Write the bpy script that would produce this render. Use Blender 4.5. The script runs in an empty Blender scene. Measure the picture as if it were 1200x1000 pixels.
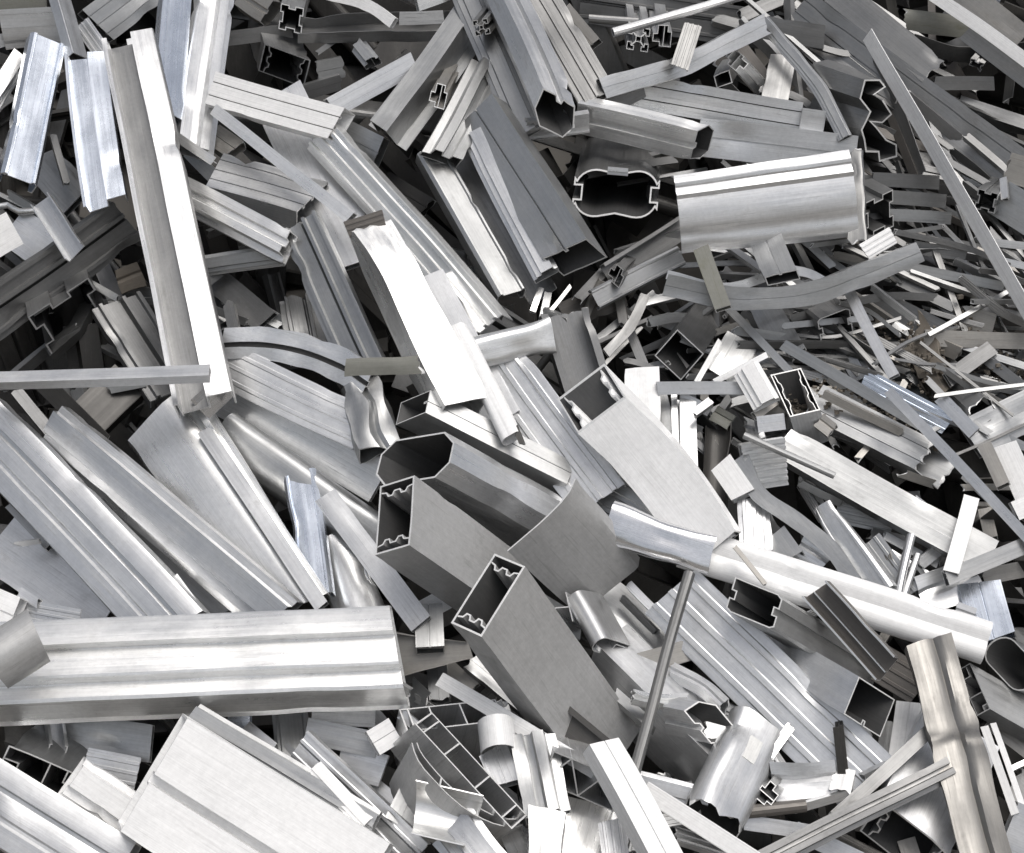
import bpy, math, random
from mathutils import Vector, Matrix, noise
R = math.radians
C = bpy.context.scene.collection
scene = bpy.context.scene

# ------------------------------------------------------------------ camera and the slope of the heap
LENS, DIST, PITCH, SLOPE = 60.0, 3.0, R(15), R(45)
AIM = Vector((0, 0, 0.82))
FWD = Vector((0, math.cos(PITCH), -math.sin(PITCH)))
CAM = AIM - FWD * DIST
RIGHT = Vector((1, 0, 0))
UP = RIGHT.cross(FWD)
TX = 18.0 / LENS
HN = Vector((0, -math.sin(SLOPE), math.cos(SLOPE)))          # normal of the heap's slope

cd = bpy.data.cameras.new('camera')
cam = bpy.data.objects.new('camera', cd)
C.objects.link(cam)
cd.lens = LENS; cd.sensor_width = 36; cd.clip_end = 2000; cd.clip_start = 0.05
cam.matrix_world = Matrix((RIGHT, UP, -FWD)).transposed().to_4x4()
cam.location = CAM
scene.camera = cam

def ray(px, py):
    return FWD + RIGHT * ((px - 600) / 600 * TX) - UP * ((py - 500) / 600 * TX)
def hit(px, py, h):                                          # a point h metres above the slope
    d = ray(px, py)
    return CAM + d * ((AIM + HN * h - CAM).dot(HN) / d.dot(HN))
def depth(P):
    return (P - CAM).dot(FWD)
def mpp(P):
    return depth(P) * TX / 600

# ------------------------------------------------------------------ materials
def mat(name, base, metal, rough, var=.12, dirt=0.25, dirtcol=(.13, .125, .115), streak=.5, wave=.25, mott=.35):
    m = bpy.data.materials.new(name); m.use_nodes = True
    nt = m.node_tree; nt.nodes.clear(); N = nt.nodes.new; L = nt.links.new
    out = N('ShaderNodeOutputMaterial'); b = N('ShaderNodeBsdfPrincipled'); L(b.outputs[0], out.inputs[0])
    tc = N('ShaderNodeTexCoord'); oi = N('ShaderNodeObjectInfo')
    off = N('ShaderNodeVectorMath'); off.operation = 'MULTIPLY_ADD'
    cx = N('ShaderNodeCombineXYZ')
    for i in range(3): L(oi.outputs['Random'], cx.inputs[i])
    off.inputs[1].default_value = (37, 53, 71)
    L(cx.outputs[0], off.inputs[0]); L(tc.outputs['Object'], off.inputs[2])
    def mapped(sc):
        mp = N('ShaderNodeMapping'); mp.inputs['Scale'].default_value = sc; L(off.outputs[0], mp.inputs[0]); return mp
    def nz(sc, scale, det, rough_=.6, dist=0.0):
        mp = mapped(sc); n = N('ShaderNodeTexNoise'); n.inputs['Scale'].default_value = scale; n.inputs['Detail'].default_value = det
        n.inputs['Roughness'].default_value = rough_; n.inputs['Distortion'].default_value = dist
        L(mp.outputs[0], n.inputs['Vector']); return n.outputs['Fac']
    def rng(src, a, b_, c, d):
        r = N('ShaderNodeMapRange'); r.inputs[1].default_value = a; r.inputs[2].default_value = b_; r.inputs[3].default_value = c; r.inputs[4].default_value = d
        L(src, r.inputs[0]); return r.outputs[0]
    def math_(op, a, b_):
        q = N('ShaderNodeMath'); q.operation = op
        for i, x in ((0, a), (1, b_)):
            if isinstance(x, (int, float)): q.inputs[i].default_value = x
            else: L(x, q.inputs[i])
        return q.outputs[0]
    st = nz((1, 1, .002), 560, 3, .7)               # drawn lines along the extrusion
    st2 = nz((1, 1, .008), 130, 3)
    big = nz((1, 1, .7), 13, 5, .68, .4)        # blotches, handling marks
    fine = nz((1, 1, 1), 120, 4, .7)
    scr = nz((1, .05, .04), 330, 2, .5, .3)    # cross scratches
    # colour: per-piece value, streaks, mottling
    v = rng(oi.outputs['Random'], 0, 1, 1 - var, 1 + var)
    v = math_('MULTIPLY', v, rng(st, .32, .68, 1 - .17 * streak, 1 + .13 * streak))
    v = math_('MULTIPLY', v, rng(big, .3, .7, 1 - .13 * mott, 1 + .09 * mott))
    v = math_('MULTIPLY', v, rng(fine, .3, .7, 1 - .2 * mott, 1 + .16 * mott))
    col = N('ShaderNodeMix'); col.data_type = 'RGBA'; col.blend_type = 'MULTIPLY'; col.inputs[0].default_value = 1
    col.inputs[6].default_value = (*base, 1)
    g = N('ShaderNodeCombineColor')
    for i in range(3): L(v, g.inputs[i])
    L(g.outputs[0], col.inputs[7])
    # dirt: brown-grey grime in irregular patches and smears
    spk = nz((1, 1, .5), 55, 5, .75)
    dm = math_('MULTIPLY', rng(big, .5, .66, 0, 1), rng(spk, .5, .66, .1, 1))
    dm = math_('ADD', math_('MULTIPLY', dm, dirt), math_('MULTIPLY', rng(scr, .63, .70, 0, 1), .5 * dirt + .06))
    dx = N('ShaderNodeMix'); dx.data_type = 'RGBA'; L(dm, dx.inputs[0]); L(col.outputs[2], dx.inputs[6]); dx.inputs[7].default_value = (*dirtcol, 1)
    L(dx.outputs[2], b.inputs['Base Color'])
    mt = math_('MULTIPLY', math_('SUBTRACT', 1.0, math_('MULTIPLY', dm, .8)), metal)
    L(mt, b.inputs['Metallic'])
    rr = math_('ADD', rng(st2, .3, .7, rough - .08, rough + .08), rng(big, .35, .7, -.04, .08))
    rr = math_('ADD', rr, math_('MULTIPLY', dm, .25))
    L(rr, b.inputs['Roughness'])
    hgt = math_('ADD', math_('MULTIPLY', st, .4 * streak), math_('MULTIPLY', scr, .3))
    hgt = math_('ADD', hgt, math_('MULTIPLY', fine, .25))
    bm = N('ShaderNodeBump'); bm.inputs['Strength'].default_value = .12; bm.inputs['Distance'].default_value = .002
    L(hgt, bm.inputs['Height'])
    wv = nz((1, 1, .5), 14, 1)
    b2 = N('ShaderNodeBump'); b2.inputs['Strength'].default_value = wave; b2.inputs['Distance'].default_value = .012
    L(wv, b2.inputs['Height']); L(bm.outputs[0], b2.inputs['Normal'])
    L(b2.outputs[0], b.inputs['Normal'])
    return m

M = {
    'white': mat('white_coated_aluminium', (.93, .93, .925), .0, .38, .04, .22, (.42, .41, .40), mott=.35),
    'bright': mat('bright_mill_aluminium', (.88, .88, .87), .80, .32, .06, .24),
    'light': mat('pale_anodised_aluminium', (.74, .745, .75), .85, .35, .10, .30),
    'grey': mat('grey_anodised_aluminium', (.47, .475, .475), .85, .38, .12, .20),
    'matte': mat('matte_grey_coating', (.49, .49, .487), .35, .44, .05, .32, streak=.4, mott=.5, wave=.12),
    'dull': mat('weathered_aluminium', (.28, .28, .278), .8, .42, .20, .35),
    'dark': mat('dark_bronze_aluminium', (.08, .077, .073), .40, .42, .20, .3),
    'mirror': mat('polished_aluminium', (.90, .90, .91), 1.0, .16, .04, .08, wave=.4),
    'blue': mat('sky_tinted_aluminium', (.80, .85, .93), .95, .26, .04, .08, wave=.3),  # blue of the reflected sky put into the base colour
    'tan': mat('dusty_beige_aluminium', (.40, .385, .36), .65, .45, .10, .4, (.17, .145, .115)),
    'stained': mat('stained_silver_aluminium', (.29, .281, .266), .8, .40, .08, .22, (.12, .105, .09), streak=.4, mott=.2, wave=.6),
    'brown': mat('brown_stained_aluminium', (.17, .158, .146), .35, .48, .15, .4, (.11, .09, .07)),
    'olive': mat('lichen_stained_aluminium', (.24, .24, .215), .30, .52, .10, .4, (.12, .12, .06)),
    'rubber': mat('black_rubber', (.03, .03, .03), 0, .6, .1, .1),
    'earth': mat('dry_earth', (.19, .168, .14), 0, .9, .15, .5, (.12, .08, .05)),
    'inside': mat('shade_toned_inside', (.10, .10, .10), .4, .55, .1, .2),  # shade of the deep tube interiors put into the base colour
    'sawn': mat('fresh_sawn_aluminium', (.82, .82, .81), .3, .5, .05, .08),
    'sticker': mat('white_paper', (.82, .82, .80), 0, .6, .03, .08),
}

# ------------------------------------------------------------------ cross-sections: u and w run from -.5 to .5
def rect(x0=-.5, y0=-.5, x1=.5, y1=.5): return [(x0, y0), (x1, y0), (x1, y1), (x0, y1)]
def arc(cx, cy, rx, ry, a0, a1, n): return [(cx + rx * math.cos(R(a0 + (a1 - a0) * i / n)), cy + ry * math.sin(R(a0 + (a1 - a0) * i / n))) for i in range(n + 1)]
def topbox(gs, d=.12):                                        # box with grooves (centre, width) cut into its broad face
    p = [(-.5, -.5), (.5, -.5), (.5, .5)]
    for g, gw in sorted(gs, reverse=True):
        p += [(g + gw / 2, .5), (g + gw / 2 * .9, .5 - d), (g - gw / 2 * .9, .5 - d), (g - gw / 2, .5)]
    return p + [(-.5, .5)]
def port(x, s):                                               # screw channels folded into one short side
    return [(x, -.5), (x + s * .02, -.32), (x + s * .075, -.26), (x + s * .075, -.14), (x + s * .015, -.08), (x + s * .015, .08), (x + s * .075, .14), (x + s * .075, .26), (x + s * .02, .32), (x, .5)]
PR = {}                                                       # name: (height / width, [(points, closed, part, wall factor)])
PR['box'] = (.6, [(rect(), True, None, 1)])
PR['boxport'] = (.45, [(rect(), True, None, 1), (port(-.40, 1), False, 'screw_channel', .8), (port(.40, -1), False, 'screw_channel', .8)])
PR['slot1'] = (.5, [(topbox([(0, .07)]), True, None, 1)])
PR['slot2'] = (.5, [(topbox([(-.2, .05), (.22, .05)]), True, None, 1)])
PR['slot3'] = (.45, [(topbox([(-.28, .05), (0, .05), (.3, .05)]), True, None, 1)])
PR['fine'] = (.45, [(topbox([(-.36, .03), (-.28, .03), (.05, .03), (.38, .03)], .06), True, None, 1)])
PR['slotdeep'] = (.5, [(topbox([(-.04, .10)], .3), True, None, 1)])
PR['step'] = (.5, [([(-.5, -.5), (.5, -.5), (.5, .1), (.36, .16), (.34, .5), (-.12, .5), (-.16, .2), (-.34, .2), (-.36, .05), (-.5, .0)], True, None, 1)])
PR['step2'] = (.55, [([(-.5, -.5), (.5, -.5), (.5, -.1), (.3, -.05), (.26, .5), (.05, .5), (.0, .12), (-.2, .08), (-.24, .4), (-.5, .4)], True, None, 1)])
PR['sill'] = (.5, [([(-.5, -.5), (.5, -.5), (.5, .45), (.44, .5), (.22, .5), (.20, .32), (.14, .30), (.10, .36), (-.12, .36), (-.15, .26), (-.2, .26), (-.24, .34), (-.48, .3), (-.5, .2)], True, None, 1)])
PR['uweb'] = (.5, [([(-.5, -.5), (-.5, .5), (.5, .5), (.5, -.5)], False, None, 1)])
PR['uweblip'] = (.45, [([(-.38, -.5), (-.5, -.5), (-.5, .3), (-.42, .5), (-.36, .5), (-.33, .36), (.33, .36), (.36, .5), (.42, .5), (.5, .3), (.5, -.5), (.38, -.5)], False, None, 1)])
PR['uopen'] = (.5, [([(-.36, .5), (-.5, .5), (-.5, -.5), (.5, -.5), (.5, .5), (.36, .5)], False, None, 1)])
PR['uflat'] = (.35, [([(-.5, .5), (-.5, -.5), (.5, -.5), (.5, .5)], False, None, 1)])
PR['recess'] = (.45, [([(-.5, .5), (-.44, .5), (-.42, -.3), (.05, -.3), (.08, .5), (.5, .42), (.5, -.5)], False, None, 1)])
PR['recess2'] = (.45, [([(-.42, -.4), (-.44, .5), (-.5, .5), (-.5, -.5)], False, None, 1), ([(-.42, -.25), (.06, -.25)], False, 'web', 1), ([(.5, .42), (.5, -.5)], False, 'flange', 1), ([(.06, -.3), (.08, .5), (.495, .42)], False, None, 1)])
PR['slot1b'] = (.3, [(topbox([(-.3, .03)], .1), True, None, 1)])
PR['slot2g'] = (.5, [(topbox([(-.2, .06), (.22, .06)], .16), True, None, 1), ([(-.225, .42), (-.175, .42)], False, 'gasket', .8), ([(.195, .42), (.245, .42)], False, 'gasket', .8)])
PR['fold'] = (.35, [([(-.5, -.1), (-.2, .25), (.1, .35), (.32, .3), (.44, 0), (.5, -.5)], False, None, .7)])
PR['band'] = (1, [([(-.5, -.4), (.5, -.4), (.5, .08), (.47, .12), (.27, .30), (.22, .20), (.2, .2), (-.04, .40), (-.06, .40), (-.12, .30), (-.14, .30), (-.26, .40), (-.29, .40), (-.46, .08), (-.5, .06)], True, None, 1)])
PR['lipped'] = (.6, [([(-.5, .4), (-.5, -.5), (.5, -.5), (.5, .4)], False, None, 1), ([(-.5, .5), (-.5, .4)], False, 'lip', 1.5), ([(.5, .4), (.5, .5)], False, 'lip', 1.5), ([(-.16, -.42), (-.16, -.2)], False, 'lip', 1)])
PR['flare'] = (.22, [([(-.5, -.5), (-.47, .1), (-.2, .25), (.08, .42), (.24, .3), (.33, .0), (.36, .4), (.41, .45), (.44, .1), (.5, .1), (.5, -.5)], False, None, 1)])
PR['flatbend'] = (.15, [([(-.5, -.3), (-.1, 0), (.36, .1), (.42, 0), (.5, -.7)], False, None, 1)])
PR['slotw'] = (.5, [(topbox([(-.05, .2)], .25), True, None, 1), ([(-.13, .3), (.03, .3)], False, 'gasket', 1)])
PR['ends'] = (.9, [([(-.5, -.5), (.1, -.5), (.1, -.3), (.5, -.3), (.5, .1), (.25, .1), (.25, .5), (-.3, .5), (-.3, .2), (-.5, .2)], True, None, .7), ([(-.1, -.5), (-.1, .5)], False, 'inner_web', .7)])
PR['angle'] = (.6, [([(-.5, -.5), (-.5, .5), (.5, .5)], False, None, 1)])
PR['vee'] = (.5, [([(-.5, -.5), (0, .5), (.5, -.5)], False, None, 1)])
PR['flat'] = (.06, [([(-.5, 0), (.5, 0)], False, None, 1.3)])
PR['sheet'] = (.08, [([(-.5, -.2), (-.25, .15), (0, .3), (.25, .2), (.5, -.3)], False, None, .8)])
PR['rib'] = (.22, [([(-.5, -.5), (-.5, .3), (-.36, .3), (-.34, .5), (-.28, .5), (-.26, .3), (-.04, .3), (-.02, .5), (.04, .5), (.06, .3), (.26, .3), (.28, .5), (.34, .5), (.36, .3), (.5, .3), (.5, -.5)], False, None, 1)])
PR['rib3'] = (.3, [([(-.5, -.5), (-.5, .2), (-.38, .2), (-.36, .5), (-.31, .5), (-.29, .2), (.02, .2), (.05, -.1), (.1, -.1), (.13, .5), (.18, .5), (.2, .2), (.42, .2), (.44, .5), (.5, .5), (.5, -.5)], False, None, 1)])
PR['hat'] = (.5, [([(-.5, -.5), (-.26, -.5), (-.2, .5), (.2, .5), (.26, -.5), (.5, -.5)], False, None, 1)])
PR['zed'] = (.7, [([(-.5, -.5), (-.5, -.3), (-.05, -.3), (0, .5), (.5, .5), (.5, .3)], False, None, 1)])
PR['tee'] = (.7, [([(-.5, .5), (.5, .5)], False, None, 1), ([(0, .5), (0, -.5)], False, None, 1)])
PR['aitch'] = (.8, [([(-.5, .5), (.5, .5)], False, None, 1), ([(0, .5), (0, -.5)], False, None, 1), ([(-.5, -.5), (.5, -.5)], False, None, 1)])
PR['oct'] = (.62, [([(-.5, -.22), (-.34, -.5), (.34, -.5), (.5, -.22), (.5, .22), (.34, .5), (-.34, .5), (-.5, .22)], True, None, 1)])
PR['hex'] = (.7, [([(-.5, -.1), (-.3, -.5), (.3, -.5), (.5, -.1), (.42, .5), (.1, .5), (.06, .36), (-.06, .36), (-.1, .5), (-.42, .5)], True, None, 1)])
PR['stad'] = (.5, [(arc(.26, 0, .24, .5, -90, 90, 10) + arc(-.26, 0, .24, .5, 90, 270, 10), True, None, 1)])
PR['rod'] = (1, [(arc(0, 0, .5, .5, 0, 330, 11), True, None, 1.2)])
PR['bar'] = (.7, [(rect(), True, None, 1)])
PR['grip'] = (.8, [([(-.5, -.5), (.5, -.5), (.5, .3), (.3, .5), (.16, .5), (.1, .2), (-.1, .2), (-.16, .5), (-.3, .5), (-.5, .3)], True, None, .7)])
PR['eight'] = (.48, [([(-.5, -.16), (-.5, -.3)] + arc(-.25, -.1, .24, .4, 200, 280, 6) + [(0, -.42)] + arc(.25, -.1, .24, .4, 260, 340, 6) + [(.5, -.3), (.5, -.16), (.41, -.16), (.41, .16), (.5, .16), (.5, .3)] + arc(.25, .1, .24, .4, 20, 100, 6) + [(0, .42)] + arc(-.25, .1, .24, .4, 80, 160, 6) + [(-.5, .3), (-.5, .16), (-.41, .16), (-.41, -.16)], True, None, 1)])
PR['notch'] = (.7, [([(-.5, -.5), (.4, -.5), (.5, -.4), (.5, -.12), (.4, -.12), (.4, .12), (.5, .12), (.5, .42), (.42, .5), (-.4, .5), (-.5, .42), (-.5, .12), (-.4, .12), (-.4, -.14), (-.5, -.14)], True, None, 1)])
PR['castle'] = (.8, [([(-.5, -.5), (-.2, -.5), (-.2, -.38), (.2, -.38), (.2, -.5), (.5, -.5), (.5, -.2), (.38, -.2), (.38, .2), (.5, .2), (.5, .5), (.15, .5), (.15, .38), (-.15, .38), (-.15, .5), (-.5, .5), (-.5, .2), (-.38, .2), (-.38, -.2), (-.5, -.2)], True, None, 1)])
PR['key'] = (.42, [([(-.5, .1), (-.46, -.4), (-.36, -.5), (-.3, -.1), (-.2, -.35), (0, -.5), (.08, -.1), (.02, .2), (.12, .1), (.3, -.2), (.38, -.45), (.5, -.4), (.5, .1), (.4, .1), (.36, .45), (.1, .5), (-.1, .1), (-.3, .3)], True, None, 1)])
PR['dent'] = (.45, [([(-.5, -.5), (.5, -.5), (.5, .5), (.2, .42), (.1, .2), (-.05, .46), (-.5, .5)], True, None, 1)])
PR['curvy'] = (.3, [([(-.5, -.5)] + [(-.5 + i / 40, (.34 * math.cos((i / 40 - .42) * 2.9) + (.10 * max(0, math.sin(i / 40 * 44)) if i > 26 else 0) + (.05 * math.sin(i / 40 * 19) if i < 14 else 0))) for i in range(41)] + [(.5, -.5)], False, None, 1)])
PR['shell'] = (.42, [(arc(0, -.5, .5, 1, 0, 180, 16), False, None, .8)])
PR['shell2'] = (.55, [(arc(0, -.5, .5, 1, 20, 200, 16), False, None, .8)])
PR['wave'] = (.3, [([(-.5, -.5), (-.48, -.1), (-.42, .1), (-.34, .0), (-.3, .1), (-.22, .42), (-.14, .36), (-.1, .42), (.1, .5), (.16, .38), (.22, .42), (.38, .2), (.42, .05), (.47, .0), (.5, -.3), (.49, -.5)], False, None, 1)])
PR['pipe2'] = (.6, [(arc(-.24, 0, .26, .5, 60, 300, 9) + [(0, -.3)] + arc(.26, 0, .24, .46, -120, 120, 9) + [(0, .3)], True, None, 1)])
PR['tslot'] = (1, [([(-.5, -.5), (-.18, -.5), (-.18, -.32), (-.3, -.32), (-.1, -.12), (.1, -.12), (.3, -.32), (.18, -.32), (.18, -.5), (.5, -.5), (.5, -.18), (.32, -.18), (.32, -.3), (.12, -.1), (.12, .1), (.32, .3), (.32, .18), (.5, .18), (.5, .5), (.18, .5), (.18, .32), (.3, .32), (.1, .12), (-.1, .12), (-.3, .32), (-.18, .32), (-.18, .5), (-.5, .5), (-.5, .18), (-.32, .18), (-.32, .3), (-.12, .1), (-.12, -.1), (-.32, -.3), (-.32, -.18), (-.5, -.18)], True, None, .7)])
PR['multi'] = (.22, [(rect(), True, None, .8), ([(-.2, -.5), (-.2, .5)], False, 'inner_web', .8), ([(.12, -.5), (.12, .5)], False, 'inner_web', .8), ([(-.42, -.5), (-.42, .5)], False, 'inner_web', .8), ([(.4, -.5), (.4, .5)], False, 'inner_web', .8)])
PR['cells'] = (.5, [(rect(), True, None, .8), ([(-.12, -.5), (-.12, .5)], False, 'inner_web', .8), ([(.28, -.5), (.28, .1), (.5, .1)], False, 'inner_web', .8), ([(-.38, .5), (-.38, .1), (-.5, .1)], False, 'inner_web', .8)])
PR['truss'] = (.45, [([(-.5, -.5), (.5, -.5), (.5, .5), (-.5, .5)], True, None, .7), ([(-.5, -.5), (-.25, .5), (0, -.5), (.25, .5), (.5, -.5)], False, 'inner_web', .7)])
PR['bow'] = (.32, [(arc(0, -.9, .52, 1.4, 20, 160, 14), False, None, .8), (arc(0, -1.1, .5, 1.25, 24, 156, 14), False, 'lower_skin', .8), ([(-.2, .38), (-.2, .02)], False, 'inner_web', .8), ([(.12, .44), (.12, .08)], False, 'inner_web', .8)])
PR['frame2'] = (.35, [([(-.5, .5), (-.5, -.5), (-.44, -.5), (-.44, .1), (.44, .1), (.44, -.5), (.5, -.5), (.5, .5), (.44, .5), (.44, .25), (-.44, .25), (-.44, .5)], True, None, .6)])
PR['comb'] = (.3, [([(-.5, -.5), (.5, -.5), (.5, .5)] + [q for k in range(7) for q in ((.43 - k * .135, .5), (.41 - k * .135, .3), (.35 - k * .135, .3), (.335 - k * .135, .5))] + [(-.5, .5)], True, None, .8)])
PR['loop'] = (.5, [(arc(.28, 0, .22, .5, -90, 90, 10) + [(-.5, .5), (-.5, .3), (-.1, .3), (-.1, -.3), (-.5, -.3), (-.5, -.5)], True, None, 1)])

# the same sections with their flanges as parts, for pieces large enough to show them
SP = {
 'uweb': [([(-.5, .5), (.5, .5)], None), ([(-.5, .5), (-.5, -.5)], 'flange'), ([(.5, .5), (.5, -.5)], 'flange')],
 'uopen': [([(-.5, -.5), (.5, -.5)], None), ([(-.36, .5), (-.5, .5), (-.5, -.5)], 'flange'), ([(.5, -.5), (.5, .5), (.36, .5)], 'flange')],
 'uflat': [([(-.5, -.5), (.5, -.5)], None), ([(-.5, .5), (-.5, -.5)], 'flange'), ([(.5, -.5), (.5, .5)], 'flange')],
 'uweblip': [([(-.36, .5), (-.33, .36), (.33, .36), (.36, .5)], None), ([(-.38, -.5), (-.5, -.5), (-.5, .3), (-.42, .5), (-.36, .5)], 'flange'), ([(.36, .5), (.42, .5), (.5, .3), (.5, -.5), (.38, -.5)], 'flange')],
 'angle': [([(-.5, .5), (.5, .5)], None), ([(-.5, -.5), (-.5, .5)], 'flange')],
 'tee': [([(-.5, .5), (.5, .5)], None), ([(0, .5), (0, -.5)], 'stem')],
 'aitch': [([(-.5, .5), (.5, .5)], None), ([(0, .5), (0, -.5)], 'web'), ([(-.5, -.5), (.5, -.5)], 'flange')],
 'zed': [([(0, .5), (-.05, -.3)], None), ([(-.05, -.3), (-.5, -.3), (-.5, -.5)], 'flange'), ([(0, .5), (.5, .5), (.5, .3)], 'flange')],
 'hat': [([(-.26, -.5), (-.2, .5), (.2, .5), (.26, -.5)], None), ([(-.5, -.5), (-.26, -.5)], 'flange'), ([(.26, -.5), (.5, -.5)], 'flange')],
}
for k_ in ('rib', 'rib3'):
    q_ = PR[k_][1][0][0]
    SP[k_] = [(q_[1:-1], None), (q_[:2], 'side_lip'), (q_[-2:], 'side_lip')]
for k_, ws in SP.items(): PR[k_ + '+'] = (PR[k_][0], [(a_, False, b_, 1) for a_, b_ in ws])

def resample(pts, closed, step):
    out = []
    n = len(pts)
    for i in range(n if closed else n - 1):
        a, b = Vector(pts[i]), Vector(pts[(i + 1) % n])
        k = max(1, int((b - a).length / step))
        out += [tuple(a.lerp(b, j / k)) for j in range(k)]
    if not closed: out.append(tuple(pts[-1]))
    return out

def offset(pts, closed, th):
    n = len(pts); L, Rr = [], []
    for i in range(n):
        p = Vector(pts[i])
        a = Vector(pts[i - 1]) if (closed or i > 0) else None
        b = Vector(pts[(i + 1) % n]) if (closed or i < n - 1) else None
        d0 = (p - a).normalized() if a is not None else None
        d1 = (b - p).normalized() if b is not None else None
        d0 = d0 if d0 is not None else d1; d1 = d1 if d1 is not None else d0
        n0, n1 = Vector((-d0.y, d0.x)), Vector((-d1.y, d1.x))
        m = n0 + n1
        m = m.normalized() if m.length > 1e-4 else n0
        k = th / 2 / max(.45, m.dot(n0))
        L.append(p + m * k); Rr.append(p - m * k)
    return L, Rr

class Piece:
    pass

def sweep(name, walls, rings, matl, th, deform, inside=False):
    """One mesh from wall strips swept through rings; deform(u, w, z, i) gives the local point."""
    V, F, caps, inner = [], [], [], []
    for wi, (pts, closed, part, tf) in enumerate(walls):
        Lp, Rp = offset(pts, closed, th * tf)
        n = len(pts); base = len(V); nr = len(rings)
        for z in rings:
            for q in Lp: V.append(deform(q.x, q.y, z))
            for q in Rp: V.append(deform(q.x, q.y, z))
        m = n if closed else n - 1
        def ix(r, side, i): return base + r * 2 * n + side * n + (i % n)
        for r in range(nr - 1):
            for i in range(m):
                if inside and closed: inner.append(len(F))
                F.append((ix(r, 0, i), ix(r + 1, 0, i), ix(r + 1, 0, i + 1), ix(r, 0, i + 1)))
                F.append((ix(r, 1, i), ix(r, 1, i + 1), ix(r + 1, 1, i + 1), ix(r + 1, 1, i)))
            if not closed:
                F.append((ix(r, 0, 0), ix(r, 1, 0), ix(r + 1, 1, 0), ix(r + 1, 0, 0)))
                F.append((ix(r, 0, n - 1), ix(r + 1, 0, n - 1), ix(r + 1, 1, n - 1), ix(r, 1, n - 1)))
        ns = len(F)
        for i in range(m):
            F.append((ix(0, 0, i), ix(0, 0, i + 1), ix(0, 1, i + 1), ix(0, 1, i)))
            F.append((ix(nr - 1, 0, i), ix(nr - 1, 1, i), ix(nr - 1, 1, i + 1), ix(nr - 1, 0, i + 1)))
        caps.append((ns, len(F)))
    me = bpy.data.meshes.new(name)
    me.from_pydata([tuple(v) for v in V], [], F)
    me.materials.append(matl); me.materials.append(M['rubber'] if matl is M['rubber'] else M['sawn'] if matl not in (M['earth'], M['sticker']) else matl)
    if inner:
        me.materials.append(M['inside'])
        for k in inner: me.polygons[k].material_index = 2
    for a, b in caps:
        for k in range(a, b): me.polygons[k].material_index = 1
    me.shade_smooth() if hasattr(me, 'shade_smooth') else me.polygons.foreach_set('use_smooth', [True] * len(me.polygons))
    me.set_sharp_from_angle(angle=R(28))
    me.update()
    return me

CAT = {'box_tube': 'box tube', 'channel_bar': 'channel bar', 'angle_bar': 'angle bar', 'flat_bar': 'flat bar', 'ribbed_bar': 'ribbed bar', 'slotted_bar': 'slotted bar', 'tee_bar': 'tee bar',
       'sheet_scrap': 'sheet scrap', 'plate_scrap': 'plate scrap', 'round_rod': 'rod', 'grooved_bar': 'grooved bar', 'shell_scrap': 'shell scrap', 'crushed_tube': 'crushed tube', 'offcut': 'offcut',
       'chambered_offcut': 'chambered offcut', 'window_profile': 'window profile', 'stepped_bar': 'stepped bar', 'curved_channel': 'curved channel', 'octagonal_tube': 'octagonal tube', 'oval_tube': 'oval tube',
       'flat_strip': 'strip', 'thin_offcut': 'strip', 'scrap_chip': 'chip', 'broken_strip': 'strip', 'metal_shred': 'shred', 'narrow_offcut': 'offcut'}
ITEMS = []
SEED = [0]
HIDDEN = {290, 316, 318, 332, 343, 347, 352, 353, 361, 363, 366, 371, 373, 378, 379, 387, 394, 398, 402, 411, 412, 420, 422, 424, 428, 429, 430, 434, 441, 444, 446, 447, 449, 450, 454, 457, 461, 464, 465, 466, 468, 473, 474, 478, 479, 480, 481, 482, 484, 485, 489, 499, 500, 501, 502, 505, 508, 511, 513, 514, 515, 516, 517, 518, 519, 521, 525, 526, 527, 530, 533, 534, 535, 536, 539, 540, 543, 545, 546, 547, 548, 551, 552, 555, 556, 558, 559, 560, 561, 569, 571, 575, 579, 580, 581, 584, 587, 589, 594, 595, 596, 602, 644, 649, 670, 674, 676, 680, 683, 685, 686, 690, 691, 692, 693, 698, 699, 700, 701, 702, 704, 706, 708, 709, 710, 711, 712, 715, 717, 722, 724, 726, 727, 728, 729, 730, 737, 739, 741, 745, 746, 749, 760}

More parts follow.
